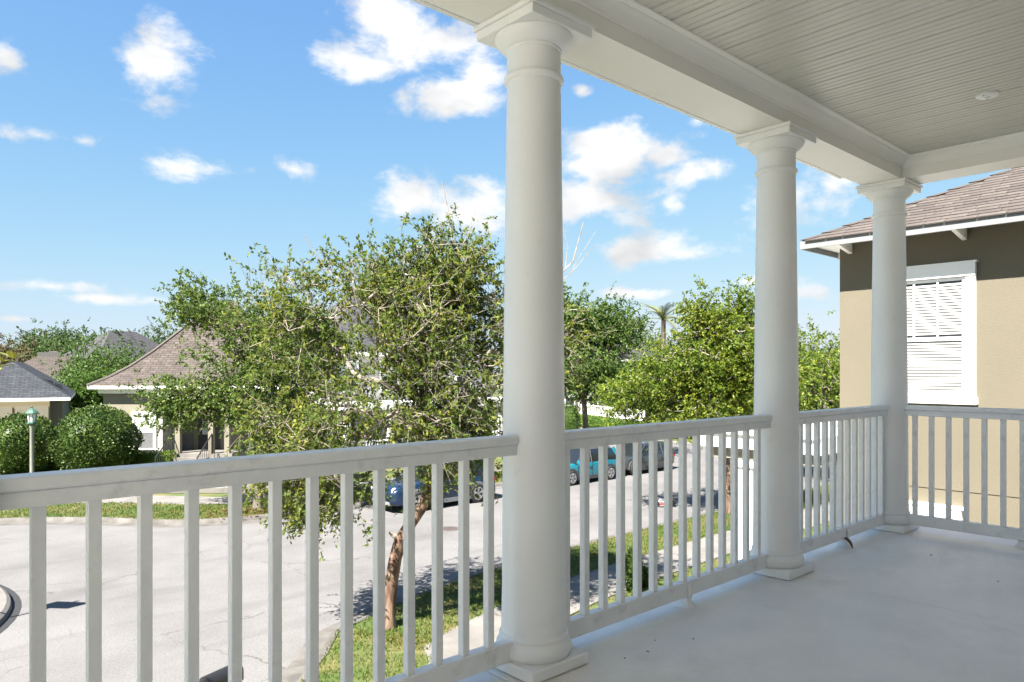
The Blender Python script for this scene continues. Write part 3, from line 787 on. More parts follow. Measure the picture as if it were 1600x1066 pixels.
MB().cbox(-.075, .075, -.075, .075, 0, BB - FL, .004).build('shaft', M['white'], post)
MB().cbox(-.095, .095, -.095, .095, 0, .10, .004).build('plinth', M['white'], post)

# railings
def railing(label, a, b, bal, feet, axis):
    """a, b: start and end coordinate along the axis; bal: list of baluster coordinates"""
    mid = (a + b) / 2
    loc = (mid, YC, FL) if axis == 'x' else (COLX[2], mid, FL)
    rt = thing('porch_railing', label, 'railing', loc, 0 if axis == 'x' else R(90), 'balcony railings')
    L = (b - a) / 2; top = RT - FL
    MB().cbox(-L, L, -.046, .046, top - .036, top, .006).build('cap_rail', M['rail'], rt)
    MB().cbox(-L, L, -.034, .034, top - .080, top - .0365, .003).build('top_rail', M['rail'], rt)
    MB().cbox(-L, L, -.026, .026, .053, .134, .004).build('bottom_rail', M['rail'], rt)
    me = MB().cbox(-.0165, .0165, -.0165, .0165, .134, top - .080, .002).mesh('baluster', M['rail'])
    for q in bal: link('baluster', me, rt, (q - mid, 0, 0))
    for q in feet:
        f = MB()
        for k in range(7):
            z0, z1 = .053 * k / 7, .053 * (k + 1) / 7
            w = lambda z: .014 + .030 * (1 - z / .053) ** 2.2
            a0, a1 = w(z0), w(z1)
            f.add([(-a0, -a0 - .012, z0), (a0, -a0 - .012, z0), (a0, .03, z0), (-a0, .03, z0), (-a1, -a1 - .012, z1), (a1, -a1 - .012, z1), (a1, .03, z1), (-a1, .03, z1)],
                  [(0, 1, 5, 4), (1, 2, 6, 5), (2, 3, 7, 6), (3, 0, 4, 7)] + ([(0, 3, 2, 1)] if k == 0 else []))
        f.cbox(-.012, .012, -.040, -.0262, .045, .115, .003)
        o = f.build('foot', M['rail'], rt); o.location = (q - mid, 0, 0)
    return rt
r_edge = .128
railing('long white railing section at the left, in front of the road', .241, COLX[0] - r_edge, [.337 + .1283 * k for k in range(13)], [1.2], 'x')
railing('white railing section between the two nearer columns', COLX[0] + r_edge, COLX[1] - r_edge, [2.325 + .1292 * k for k in range(14)], [3.25], 'x')
railing('short white railing section ending at the corner column', COLX[1] + r_edge, COLX[2] - r_edge, [4.43 + .1232 * k for k in range(13)], [5.22], 'x')
railing('white end railing in front of the tan house', -.8, YC - r_edge, [2.02 - .1165 * k for k in range(24)], [1.33], 'y')

# ceiling fitting, debris on the floor
cl_ = thing('ceiling_light', 'small round white fitting on the porch ceiling', 'ceiling light', (4.91, 1.242, CZ - .028))
MB().lathe([(.020, .012), (.045, .014), (.058, .020), (.060, .026), (.060, .030)], 36).build('trim_ring', M['trim'], cl_, smooth=30)
MB().lathe([(.0, .008), (.012, .009), (.019, .013)], 20).build('lens', M['frost'], cl_, smooth=30)
for sx in (-1, 1): MB().lathe([(.004, .012), (.005, .016)], 10, (.040 * sx, .01, 0)).build('screw', M['black'], cl_)

def curled_leaf(name, label, loc, L, W, rot, curl, mat):
    m = MB(); n = 8
    for i in range(n + 1):
        t = i / n; w = W * math.sin(math.pi * min(1, t * .96 + .02)) ** .8
        z = curl * L * math.sin(math.pi * t) + .02 * L
        m.v += [(L * (t - .5), -w, z + w * .5), (L * (t - .5), 0, z), (L * (t - .5), w, z + w * .6)]
    for i in range(n):
        for j in range(2): m.f.append((i * 3 + j, i * 3 + 3 + j, i * 3 + 4 + j, i * 3 + 1 + j))
    o = m.build(name, mat, smooth=60); o.location = loc; o.rotation_euler = rot
    sol = o.modifiers.new('thick', 'SOLIDIFY'); sol.thickness = .0015
    return tag(o, label, 'leaf')
curled_leaf('fallen_leaf', 'brown curled leaf leaning on the foot of the short railing', (5.17, 2.17, FL + .035), .13, .022, (R(10), R(-32), R(70)), .08, M['dead'])
for i, (px, py, s) in enumerate([(1455, 868, .022), (1083, 999, .012), (1560, 909, .014), (976, 1029, .012), (1012, 1019, .014), (1024, 1001, .01), (1404, 830, .014)]):
    t_ = FPX * (EYE - FL) / (py - 580); lat = (px - 800) / FPX * t_
    x, y, _ = CF(lat, t_)
    where = ['in the middle of the balcony floor', 'on the floor below the second railing', 'at the right of the floor', 'near the big column, nearest the camera', 'near the big column, second from the camera', 'near the big column, farthest from the camera', 'in front of the corner column'][i]
    curled_leaf('floor_crumb', 'tiny dark leaf crumb ' + where, (x, y, FL + .001), s, s * .25, (0, 0, i * 1.3), .15, M['dead'])

# ================================================================== NEIGHBOUR'S HOUSE (right)
NO = (10.6, 4.54, 0)
nh = thing('neighbour_house', 'tan stucco house with brown shingle roof beyond the end railing', 'house', NO)
def np_(mb, name, mat, parent=nh, smooth=None): return mb.build(name, mat, parent, NO, smooth)
np_(MB().box(10.6, 22, -9, 4.54, 0, 3.42), 'lower_wall', M['tan'])
np_(MB().box(10.6, 22, -9, 4.54, 3.434, 6.86), 'upper_wall', M['tan'])
np_(MB().box(10.615, 21.9, -8.9, 4.52, 3.40, 3.44), 'joint', M['tan'])
EX0, EX1, EY0, EY1, EZ, PIT = 10.1, 22.5, -9.5, 4.90, 6.80, .48
hw = (EX1 - EX0) / 2
rf, uv = hip_roof(None, EX0, EX1, EY0, EY1, EZ + .075, [(0, 0), (hw, hw * PIT)])
roof = build_uv(rf, uv, 'roof', M['roof_under'], nh, NO)
np_(MB().box(EX0, EX0 + .025, EY0, EY1, EZ - .03, EZ + .08).box(EX0 + .025, EX1, EY1 - .025, EY1, EZ - .03, EZ + .08), 'fascia', M['fascia'])
np_(MB().add([(EX0 + .02, EY0, EZ + .05), (EX0 + .02, EY1 - .02, EZ + .05), (EX1, EY1 - .02, EZ + .05), (EX1, EY0, EZ + .05)], [(0, 1, 2, 3)]), 'soffit', M['beam'])
# rafter tails
for k in range(9):
    y = 4.36 - k * 1.45
    np_(MB().add([(EX0 + .03, y, EZ - .02), (EX0 + .03, y + .055, EZ - .02), (10.6, y + .055, EZ - .10), (10.6, y, EZ - .10), (EX0 + .03, y, EZ + .045), (EX0 + .03, y + .055, EZ + .045), (10.6, y + .055, EZ + .045), (10.6, y, EZ + .045)],
        [(0, 3, 2, 1), (4, 5, 6, 7), (0, 1, 5, 4), (1, 2, 6, 5), (2, 3, 7, 6), (3, 0, 4, 7)]), 'rafter_tail', M['beam'])
for k in range(4):
    x = 11.3 + k * 1.45
    np_(MB().box(x, x + .055, 4.54, EY1 - .03, EZ - .06, EZ + .045), 'rafter_tail', M['beam'])
# shingles on the slope in view, each its own piece
ang = math.atan(PIT); cs, sn = math.cos(ang), math.sin(ang)
def shingle_mesh(w, mat):
    # local: x up the slope, y along the eave, z off the roof
    m = MB(); m.add([(0, 0, .018), (0, w, .018), (.20, w, .003), (.20, 0, .003), (0, 0, .002), (0, w, .002)], [(0, 1, 2, 3)[::-1], (0, 1, 5, 4), (0, 3, 4), (1, 5, 2)])
    return m.mesh('shingle', mat)
rng = random.Random(8)
WID = [.24, .30, .36]
SM = [[shingle_mesh(w - .006, M[k]) for w in WID] for k in ('shingle_n', 'shingle_n2', 'shingle_n3')]
rot = (0, -ang, 0)
cnt = 0
for r in range(19):
    s = r * .142 - .03; ins = max(0, s * cs)
    y = EY1 - ins - .02 - rng.random() * .25
    first = True
    ymin = .2 + r * .02
    while y > ymin and cnt < 299:
        wi = rng.randrange(3); w = WID[wi]
        mi = rng.choices([0, 1, 2], [5, 4, 3])[0]
        lift = rng.random() * .004
        o = link('shingle', SM[mi][wi], roof, (EX0 + s * cs - NO[0] - sn * 0, y - w - NO[1], EZ + .077 + s * sn + lift - NO[2]), rot); cnt += 1
        y -= w
# hip cap
hc = MB()
for k in range(34):
    s0 = k * .21
    a = Vector((EX0 + s0, EY1 - s0, EZ + .085 + s0 * PIT)); b = a + Vector((.24, -.24, .24 * PIT))
    d = (b - a).normalized(); 
    l = Vector((0, .13, 0)); l2 = Vector((-.13, 0, 0))
    up = Vector((0, 0, .022))
    n1 = Vector((0, -.15, .02)); n2 = Vector((.15, 0, .02))
    hc.add([a + n1, a + up, a + n2, b + n1 * .98 - up * .7, b + up * .2, b + n2 * .98 - up * .7], [(0, 1, 4, 3), (1, 2, 5, 4), (0, 2, 1)])
np_(hc, 'hip_cap', M['shingle_n3'], roof)
vp = MB().tube([(12.05, 2.18, EZ + .9), (12.05, 2.18, EZ + 1.26), (12.0, 2.22, EZ + 1.33), (11.92, 2.30, EZ + 1.33)], .06, 14)
np_(vp, 'vent_pipe', M['shingle_n3'], roof, 40)
# upper window with blinds
wy0, wy1, wz0, wz1 = 2.80, 3.98, 4.57, 6.40
win = np_(MB().box(10.53, 10.60, wy0, wy1, wz1 - .17, wz1).box(10.515, 10.60, wy0 - .02, wy1 + .02, wz1, wz1 + .022)
          .box(10.545, 10.60, wy0, wy0 + .115, wz0 + .09, wz1 - .172).box(10.545, 10.60, wy1 - .115, wy1, wz0 + .09, wz1 - .172)
          .box(10.50, 10.60, wy0 - .02, wy1 + .02, wz0, wz0 + .088), 'window', M['trim'])
sy0, sy1 = wy0 + .117, wy1 - .117; zm = (wz0 + wz1) / 2 - .06
np_(MB().box(10.57, 10.598, sy0, sy0 + .04, wz0 + .09, wz1 - .175).box(10.57, 10.598, sy1 - .04, sy1, wz0 + .09, wz1 - .175)
    .box(10.564, 10.597, sy0 + .001, sy1 - .001, zm - .025, zm + .025).box(10.567, 10.597, sy0 + .001, sy1 - .001, wz0 + .092, wz0 + .14).box(10.567, 10.597, sy0 + .001, sy1 - .001, wz1 - .215, wz1 - .177), 'sash', M['trim'], win)
for k in (1, 2):
    yy = sy0 + .04 + (sy1 - sy0 - .08) * k / 3
    np_(MB().box(10.574, 10.59, yy - .011, yy + .011, zm + .026, wz1 - .216), 'glazing_bar', M['trim'], win)
np_(MB().box(10.597, 10.599, sy0, sy1, wz0 + .1, wz1 - .18), 'pane', M['darkglass'], win)
sm_ = MB().add([(0, 0, 0), (0, sy1 - sy0 - .082, 0), (.014, sy1 - sy0 - .082, .030), (.014, 0, .030), (.002, 0, .0), (.016, 0, .030), (.002, sy1 - sy0 - .082, 0), (.016, sy1 - sy0 - .082, .030)],
               [(0, 1, 2, 3), (4, 5, 7, 6), (0, 4, 6, 1), (3, 2, 7, 5)]).mesh('slat', M['slat'])
z = wz0 + .15
while z < wz1 - .24:
    if not (zm - .05 < z < zm + .022): link('slat', sm_, win, (10.581 - NO[0], sy0 + .041 - NO[1], z - NO[2]))
    z += .0425
# lower window (only its head shows above the balcony floor)
lw = np_(MB().box(10.50, 10.60, 2.95, 4.1, 3.03, 3.20).box(10.485, 10.60, 2.92, 4.13, 3.20, 3.235).box(10.54, 10.60, 2.95, 3.07, 1.45, 3.028).box(10.54, 10.60, 3.98, 4.1, 1.45, 3.028).box(10.50, 10.6, 2.92, 4.13, 1.36, 1.448), 'window', M['trim'])
np_(MB().box(10.57, 10.597, 3.07, 3.98, 1.45, 3.028), 'pane', M['darkglass'], lw)
# eave of the rear wing peeping out
np_(MB().add([(13.6, 5.5, 6.10), (13.6, 5.72, 6.10), (16.5, 5.72, 6.10), (16.5, 5.5, 6.10), (13.6, 5.1, 6.30), (16.5, 5.1, 6.30), (13.6, 5.72, 6.16), (16.5, 5.72, 6.16)], [(0, 1, 2, 3), (6, 7, 5, 4), (1, 6, 7, 2), (0, 4, 6, 1)]), 'wing_eave', M['shingle_n'])
# white front porch of the same house
np_(MB().box(10.05, 20, 4.56, 6.55, 3.80, 4.02), 'porch_fascia', M['trim'])
np_(MB().box(10.0, 20, 4.56, 6.60, 4.02, 4.055), 'porch_roof_edge', M['trim'])
np_(MB().box(10.18, 20, 4.58, 6.42, 3.62, 3.798), 'porch_beam', M['cream'])
for (xx, yy) in ((10.35, 5.86), (14.6, 6.2)):
    np_(MB().cbox(xx - .16, xx + .16, yy - .16, yy + .16, .5, 3.618, .006).cbox(xx - .2, xx + .2, yy - .2, yy + .2, .41, .6, .006).cbox(xx - .2, xx + .2, yy - .2, yy + .2, 3.50, 3.60, .004), 'porch_pillar', M['trim'])
np_(MB().box(10.22, 10.36, 4.60, 5.69, .42, 2.35).box(10.20, 10.38, 4.60, 5.68, 2.35, 2.42), 'porch_side_panel', M['trim'])
np_(MB().box(10.1, 20, 4.55, 6.5, 0, .41), 'porch_floor', M['walk'])

# ================================================================== HOUSES ACROSS THE STREET
def window(parent, x0, x1, z0, z1, y, glass='screen', trim=.1, bars=1):
    w = MB().box(x0 - trim, x1 + trim, y - .06, y, z1, z1 + trim * 1.4).box(x0 - trim, x0, y - .05, y, z0, z1).box(x1, x1 + trim, y - .05, y, z0, z1).box(x0 - trim * 1.2, x1 + trim * 1.2, y - .08, y, z0 - trim, z0).build('window', M['trim'], parent)
    zm = (z0 + z1) / 2
    MB().box(x0, x1, y - .02, y - .012, z0, zm - .03).build('pane', M[glass], w)
    MB().box(x0, x1, y - .02, y - .012, zm + .03, z1).build('pane', M['pane'], w)
    b = MB().box(x0, x1, y - .04, y, zm - .03, zm + .03)
    for k in range(1, bars + 1):
        xx = x0 + (x1 - x0) * k / (bars + 1); b.box(xx - .012, xx + .012, y - .03, y, zm + .03, z1)
    b.build('glazing_bar', M['trim'], w)
    return w

# --- cream cottage with the flared brown hip roof, facing the roundabout
hx, hy, _ = CF(-16.3, 36.5)
ca = thing('cottage', 'cream cottage with flared brown shingle roof and dark glazed door', 'house', (hx, hy, 0), TH - R(90))
MB().box(-4.55, 4.7, 0, 8.0, .0, 4.25).build('wall', M['cream'], ca)
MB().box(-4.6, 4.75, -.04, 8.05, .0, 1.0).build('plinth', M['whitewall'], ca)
rf, uv = hip_roof(None, -5.05, 5.2, -.55, 8.6, 4.26, [(0, 0), (.7, .42), (1.4, .98), (2.2, 1.78), (3.2, 2.95), (4.2, 4.2), (4.575, 4.68)])
ro = build_uv(rf, uv, 'roof', M['roof_brown'], ca)
MB().box(-5.05, 5.2, -.55, 8.6, 4.10, 4.255).build('fascia', M['trim'], ca)
MB().box(-4.72, 4.87, -.16, 8.2, 3.86, 4.098).build('frieze', M['trim'], ca)
hp = MB()
for sx, x0 in ((1, -5.05), (-1, 5.2)):
    ring = [(0, 0), (.7, .42), (1.4, .98), (2.2, 1.78), (3.2, 2.95), (4.2, 4.2), (4.575, 4.68)]
    hp.tube([(x0 + sx * d, -.55 + d, 4.27 + h) for d, h in ring], .085, 6)
hp.build('hip_cap', M['shingle_n2'], ro)
window(ca, -2.95, -1.98, 1.05, 2.75, 0, 'screen', .14)
window(ca, 3.0, 3.9, 1.05, 2.75, 0, 'screen', .14)
# projecting entry with columns, the door set back in it
MB().box(-.82, -.60, -1.9, -.02, .0, 3.55).build('entry_side_wall', M['whitewall'], ca)
MB().box(-.60, .05, -.10, -.02, .9, 3.5).build('entry_panel', M['greywall'], ca)
MB().box(-1.0, 2.9, -2.1, -.02, 3.55, 3.95).build('entry_beam', M['whitewall'], ca)
MB().box(-.9, 2.8, -2.0, -.02, 0, 1.02).build('entry_floor', M['walk'], ca)
for xx in (.02, 1.62, 2.4):
    MB().box(xx, xx + .24, -1.95, -1.71, 1.02, 3.55).build('entry_post', M['cream'], ca)
dr = MB().box(.34, 1.40, -.09, -.02, 1.03, 3.35).build('door', M['doorblack'], ca)
for i in range(2):
    for j in range(4):
        x0 = .55 + i * .33; z0 = 1.78 + j * .36
        MB().box(x0, x0 + .29, -.105, -.092, z0, z0 + .32).build('pane', M['pane'], dr)
MB().lathe([(.03, 0), (.03, .05)], 12, (.44, -.14, 1.95), 'y').build('handle', M['rim'], dr)
wr = thing('door_wreath', 'round brown twig wreath hanging on the dark cottage door', 'wreath', (0, 0, 0))
rg = np.random.default_rng(4); a = rg.uniform(0, 6.28, 700); q = rg.normal(0, .045, (700, 3))
Pw = np.stack([np.cos(a) * .19, np.zeros(700) - .05, np.sin(a) * .19], 1) + q * np.array([1, .5, 1])
Dw = unit(np.stack([-np.sin(a), np.zeros(700), np.cos(a)], 1) + rg.normal(0, .5, (700, 3)))
Nw = unit(rg.normal(size=(700, 3))); Nw = unit(Nw - Dw * np.sum(Nw * Dw, axis=1, keepdims=True))
link('twigs', leaf_mesh('twigs', Pw, Dw, Nw, np.full(700, .10), np.full(700, .03), M['wreath']), wr)
lp = Matrix.Rotation(TH - R(90), 3, 'Z') @ Vector((.87, -.12, 2.75))
wr.location = (hx + lp.x, hy + lp.y, lp.z); wr.rotation_euler = (0, 0, TH - R(90))
# steps and iron handrails
for k in range(5):
    MB().box(.1, 1.7, -2.0 - .3 * (k + 1), -2.0 - .3 * k - .002, 0, .85 - .17 * k).build('step', M['walk'], ca)
for xx in (-.10, 1.82):
    hr = MB().bar((xx, -2.0, 1.95), (xx, -3.6, 1.0), .035, .05)
    for k in range(9):
        t = k / 8; hr.bar((xx, -2.0 - 1.6 * t, 1.0 - .95 * t), (xx, -2.0 - 1.6 * t, 1.95 - .95 * t), .018, .018)
    hr.bar((xx, -2.0, 1.02), (xx, -2.0, 2.0), .04, .04); hr.bar((xx, -3.6, .09), (xx, -3.6, 1.05), .04, .04)
    hr.build('handrail', M['black'], ca)

# --- grey-roofed house at the far left
gx, gy = 9.0, 48.5
gh = thing('bungalow', 'yellow and grey bungalow with grey hip roof at the far left', 'house', (gx, gy, 0), R(-12))
MB().box(-12, -.4, .5, 15, 0, 3.4).build('wall', M['greywall'], gh)
rf, uv = hip_roof(None, -6.2, 0, 0, 15, 3.46, [(0, 0), (3.1, 2.15)])
r1 = build_uv(rf, uv, 'roof', M['roof_grey'], gh)
rf, uv = hip_roof(None, -20, -4.0, 1.2, 9.2, 3.40, [(0, 0), (4.0, 2.3)])
build_uv(rf, uv, 'roof', M['roof_grey'], gh)
MB().box(-6.2, 0, 0, 15, 3.28, 3.455).build('fascia', M['trim'], gh)
MB().box(-20, -6.22, 1.2, 9.2, 3.22, 3.395).build('fascia', M['trim'], gh)
MB().box(-19, -6.3, 1.7, 9.0, 0, 3.2).build('wall', M['greywall'], gh)
by = MB().box(-3.6, -1.0, -.55, .48, .35, 3.27).build('bay', M['yellow'], gh)
MB().box(-5.9, -3.62, .1, .48, .0, 3.27).build('bay', M['cream'], gh)
for k in range(3): MB().box(-3.45 + k * .85, -2.75 + k * .85, -.60, -.56, .7, 3.0).build('shutter', M['cream'], by)
for (lx, ly, ) in ((-1.3, 4.2), (-.9, 6.6), (-.8, 4.4)):
    zz = 3.46 + (-lx) * 2.15 / 3.1
    MB().add([(lx - .22, ly - .3, zz + .17), (lx - .22, ly + .3, zz + .17), (lx + .25, ly + .3, zz + .02), (lx + .25, ly - .3, zz + .02), (lx + .25, ly - .3, zz - .15), (lx + .25, ly + .3, zz - .15), (lx - .22, ly - .3, zz), (lx - .22, ly + .3, zz)],
             [(0, 1, 2, 3)[::-1], (3, 2, 5, 4)[::-1], (0, 3, 4, 6), (1, 7, 5, 2)]).build('roof_vent', M['black'], r1)
# --- brown-roofed house behind it
x, y, _ = CF((78 - 800) / FPX * 62, 62)
bh = thing('brown_roofed_house', 'brown hip-roofed house behind the grey roof at far left', 'house', (x, y, 0), R(-12))
MB().box(-5.5, 5.5, .5, 14, 0, 3.6).build('wall', M['cream'], bh)
rf, uv = hip_roof(None, -6.2, 6.2, 0, 15, 3.5, [(0, 0), (5.9, 3.35), (6.2, 3.4)])
rr_ = build_uv(rf, uv, 'roof', M['roof_brown'], bh)
MB().box(-6.2, 6.2, 0, 15, 3.35, 3.495).build('fascia', M['trim'], bh)
MB().box(-1.2, .6, 5.0, 5.5, 6.3, 6.75).build('ridge_vent', M['greywall'], rr_)
# --- dark roof farther off
x, y, _ = CF((245 - 800) / FPX * 85, 85)
dh = thing('dark_roofed_house', 'dark charcoal roof among the distant trees left of the cottage', 'house', (x, y, 0), R(20))
MB().box(-7, 7, .5, 12, 0, 4.6).build('wall', M['greywall'], dh)
rf, uv = hip_roof(None, -8, 8, 0, 12.6, 4.6, [(0, 0), (6.3, 5.3)])
build_uv(rf, uv, 'roof', M['roof_dark'], dh)
# --- tall white house behind the big street tree
x, y, _ = CF(-5.2, 40.5)
wh = thing('white_house', 'tall white house with dark grey roof behind the street tree', 'house', (x, y, 0), R(-2))
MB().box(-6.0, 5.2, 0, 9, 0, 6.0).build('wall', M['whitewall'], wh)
rf, uv = hip_roof(None, -6.6, 5.8, -.6, 9.6, 6.0, [(0, 0), (5.1, 3.75)])
build_uv(rf, uv, 'roof', M['roof_dark'], wh)
MB().box(-6.6, 5.8, -.6, 9.6, 5.82, 5.995).build('fascia', M['trim'], wh)
for k in range(4): window(wh, -5.0 + k * 2.5, -4.0 + k * 2.5, 4.0, 5.4, 0, 'darkglass', .12)
MB().box(-6.0, 6.4, -2.6, -.02, 3.05, 3.4).build('porch_beam', M['trim'], wh)
MB().box(-6.0, 6.4, -2.6, -.02, 0, .6).build('porch_floor', M['walk'], wh)
for k in range(6): MB().cbox(-5.9 + k * 2.4, -5.62 + k * 2.4, -2.5, -2.22, .6, 3.05, .01).build('porch_pillar', M['trim'], wh)
for k in range(5):
    x0 = -5.62 + k * 2.4
    rl = MB().box(x0, x0 + 2.12, -2.40, -2.33, 1.45, 1.53).box(x0, x0 + 2.12, -2.40, -2.33, .72, .78)
    for j in range(13): rl.box(x0 + .1 + j * .16, x0 + .15 + j * .16, -2.39, -2.34, .78, 1.45)
    rl.build('porch_rail', M['trim'], wh)
window(wh, -4.6, -3.6, 1.3, 2.8, 0, 'darkglass', .12); window(wh, 2.6, 3.6, 1.3, 2.8, 0, 'darkglass', .12)
MB().box(-.6, .5, -.06, -.02, .62, 2.8).build('door', M['doorblack'], wh)
# --- house behind the lattice railing, its dark ridge above the trees
x, y, _ = CF((958 - 800) / FPX * 74, 74)
ch = thing('corner_house', 'cream corner house with dark pointed roof behind the lattice railing', 'house', (x, y, 0), R(-18))
MB().box(-6.5, 8, 0, 12, 0, 6.2).build('wall', M['cream'], ch)
rf, uv = hip_roof(None, -7.2, 8.7, -.7, 12.7, 6.2, [(0, 0), (6.7, 4.2)])
build_uv(rf, uv, 'roof', M['roof_dark'], ch)
MB().box(-7.2, 8.7, -.7, 12.7, 6.0, 6.195).build('fascia', M['trim'], ch)
for k in range(5): window(ch, -5.6 + k * 2.7, -4.6 + k * 2.7, 1.6, 3.2, 0, 'darkglass', .14)
for k in range(5): window(ch, -5.6 + k * 2.7, -4.6 + k * 2.7, 4.2, 5.6, 0, 'darkglass', .14)

# --- lattice railing above its hedge
fa = Vector(CF((905 - 800) / FPX * 66, 66)); fb = Vector(CF((1006 - 800) / FPX * 56, 56))
dv = fb - fa; L_ = dv.length; ang_f = math.atan2(dv.y, dv.x)
lf = thing('lattice_fence', 'white lattice fence above a clipped hedge across the side street', 'fence', (fa.x, fa.y, 0), ang_f)
npan = 6
for k in range(npan + 1):
    xx = L_ * k / npan
    MB().cbox(xx - .07, xx + .07, -.07, .07, 0, 2.08, .01).build('post', M['trim'], lf)
for k in range(npan):
    x0, x1 = L_ * k / npan + .07, L_ * (k + 1) / npan - .07
    pn = MB().box(x0, x1, -.03, .03, 1.05, 1.22).box(x0, x1, -.03, .03, 1.88, 1.97).build('rail', M['trim'], lf)
    lt = MB(); s = x0 - .62
    while s < x1:
        for sg_ in (0, 1):
            a0, a1 = s, s + .66
            lo, hi = (a0, a1) if sg_ == 0 else (a1, a0)
            za, zb = 1.22, 1.88
            if min(a0, a1) >= x0 and max(a0, a1) <= x1: lt.bar((lo, .012 * (sg_ * 2 - 1), za), (hi, .012 * (sg_ * 2 - 1), zb), .012, .035)
        s += .15
    o = lt.build('lattice', M['trim'], pn); o['kind'] = 'stuff'
MB().box(0, L_, .04, .08, 0, 1.04).build('skirt_board', M['trim'], lf)

# ================================================================== STREET FURNITURE
lx, ly, _ = CF((50 - 800) / FPX * 31, 31)
lamp = thing('street_lamp', 'grey lamp post with green capped lantern beside the round bushes', 'street lamp', (lx, ly, .1))
MB().lathe([(.14, 0), (.14, .25), (.085, .32), (.085, 2.45), (.10, 2.48), (.10, 2.55), (.07, 2.58)], 16).build('post', M['postgrey'], lamp, smooth=30)
MB().lathe([(.09, 2.58), (.19, 2.62), (.19, 2.68), (.14, 2.70)], 8).build('lantern_base', M['copper_green'], lamp)
MB().lathe([(.14, 2.70), (.185, 3.06), (.17, 3.07)], 8).build('lantern_glass', M['frost'], lamp)
for k in range(8):
    a = 2 * math.pi * k / 8
    MB().bar((.145 * math.cos(a), .145 * math.sin(a), 2.70), (.19 * math.cos(a), .19 * math.sin(a), 3.06), .02, .02).build('lantern_bar', M['copper_green'], lamp)
MB().lathe([(.26, 3.06), (.26, 3.09), (.16, 3.20), (.05, 3.28), (.02, 3.30), (.03, 3.36), (.0, 3.42)], 8).build('lantern_cap', M['copper_green'], lamp)

mb_ = thing('mailbox', 'black box top just showing below the left railing', 'mailbox', (3.35, 9.15, .08), R(20))
MB().cbox(-.05, .05, -.05, .05, 0, .95, .005).build('post', M['black'], mb_)
bx = MB(); n = 10
for s_ in (-.26, .26):
    for i in range(n + 1):
        a = math.pi * i / n; bx.v.append((s_, -.10 * math.cos(a), 1.06 + .10 * math.sin(a)))
    bx.v += [(s_, .10, .95), (s_, -.10, .95)]
m_ = n + 3
bx.f += [tuple(range(m_)), tuple(range(m_, 2 * m_))[::-1]] + [(i, (i + 1) % m_, m_ + (i + 1) % m_, m_ + i) for i in range(m_)]
bo = bx.build('box', M['black'], mb_)

# small toy-like box lying in the road
rx_, ry_, _ = CF((1040 - 800) / FPX * 26.4, 26.4)
tb_ = thing('road_box', 'small grey box with red stripe and black end lying in the road', 'box', (rx_, ry_, 0), R(-35))
MB().cbox(-.28, .12, -.16, .16, .03, .30, .02).build('body', M['boxgrey'], tb_)
MB().box(-.285, .10, -.165, .165, .10, .15).build('stripe', M['red'], tb_)
MB().box(-.286, .08, -.166, .166, .20, .225).build('stripe', M['trim'], tb_)
MB().lathe([(.0, .13), (.10, .13), (.14, .15), (.14, .27), (.10, .29), (.0, .29)], 20, (.24, -.21, .15), 'y').build('wheel', M['tyre'], tb_, smooth=40)
MB().lathe([(.0, .13), (.10, .13), (.12, .15), (.12, .27), (.10, .29), (.0, .29)], 20, (-.2, -.21, .13), 'y').build('wheel', M['tyre'], tb_, smooth=40)

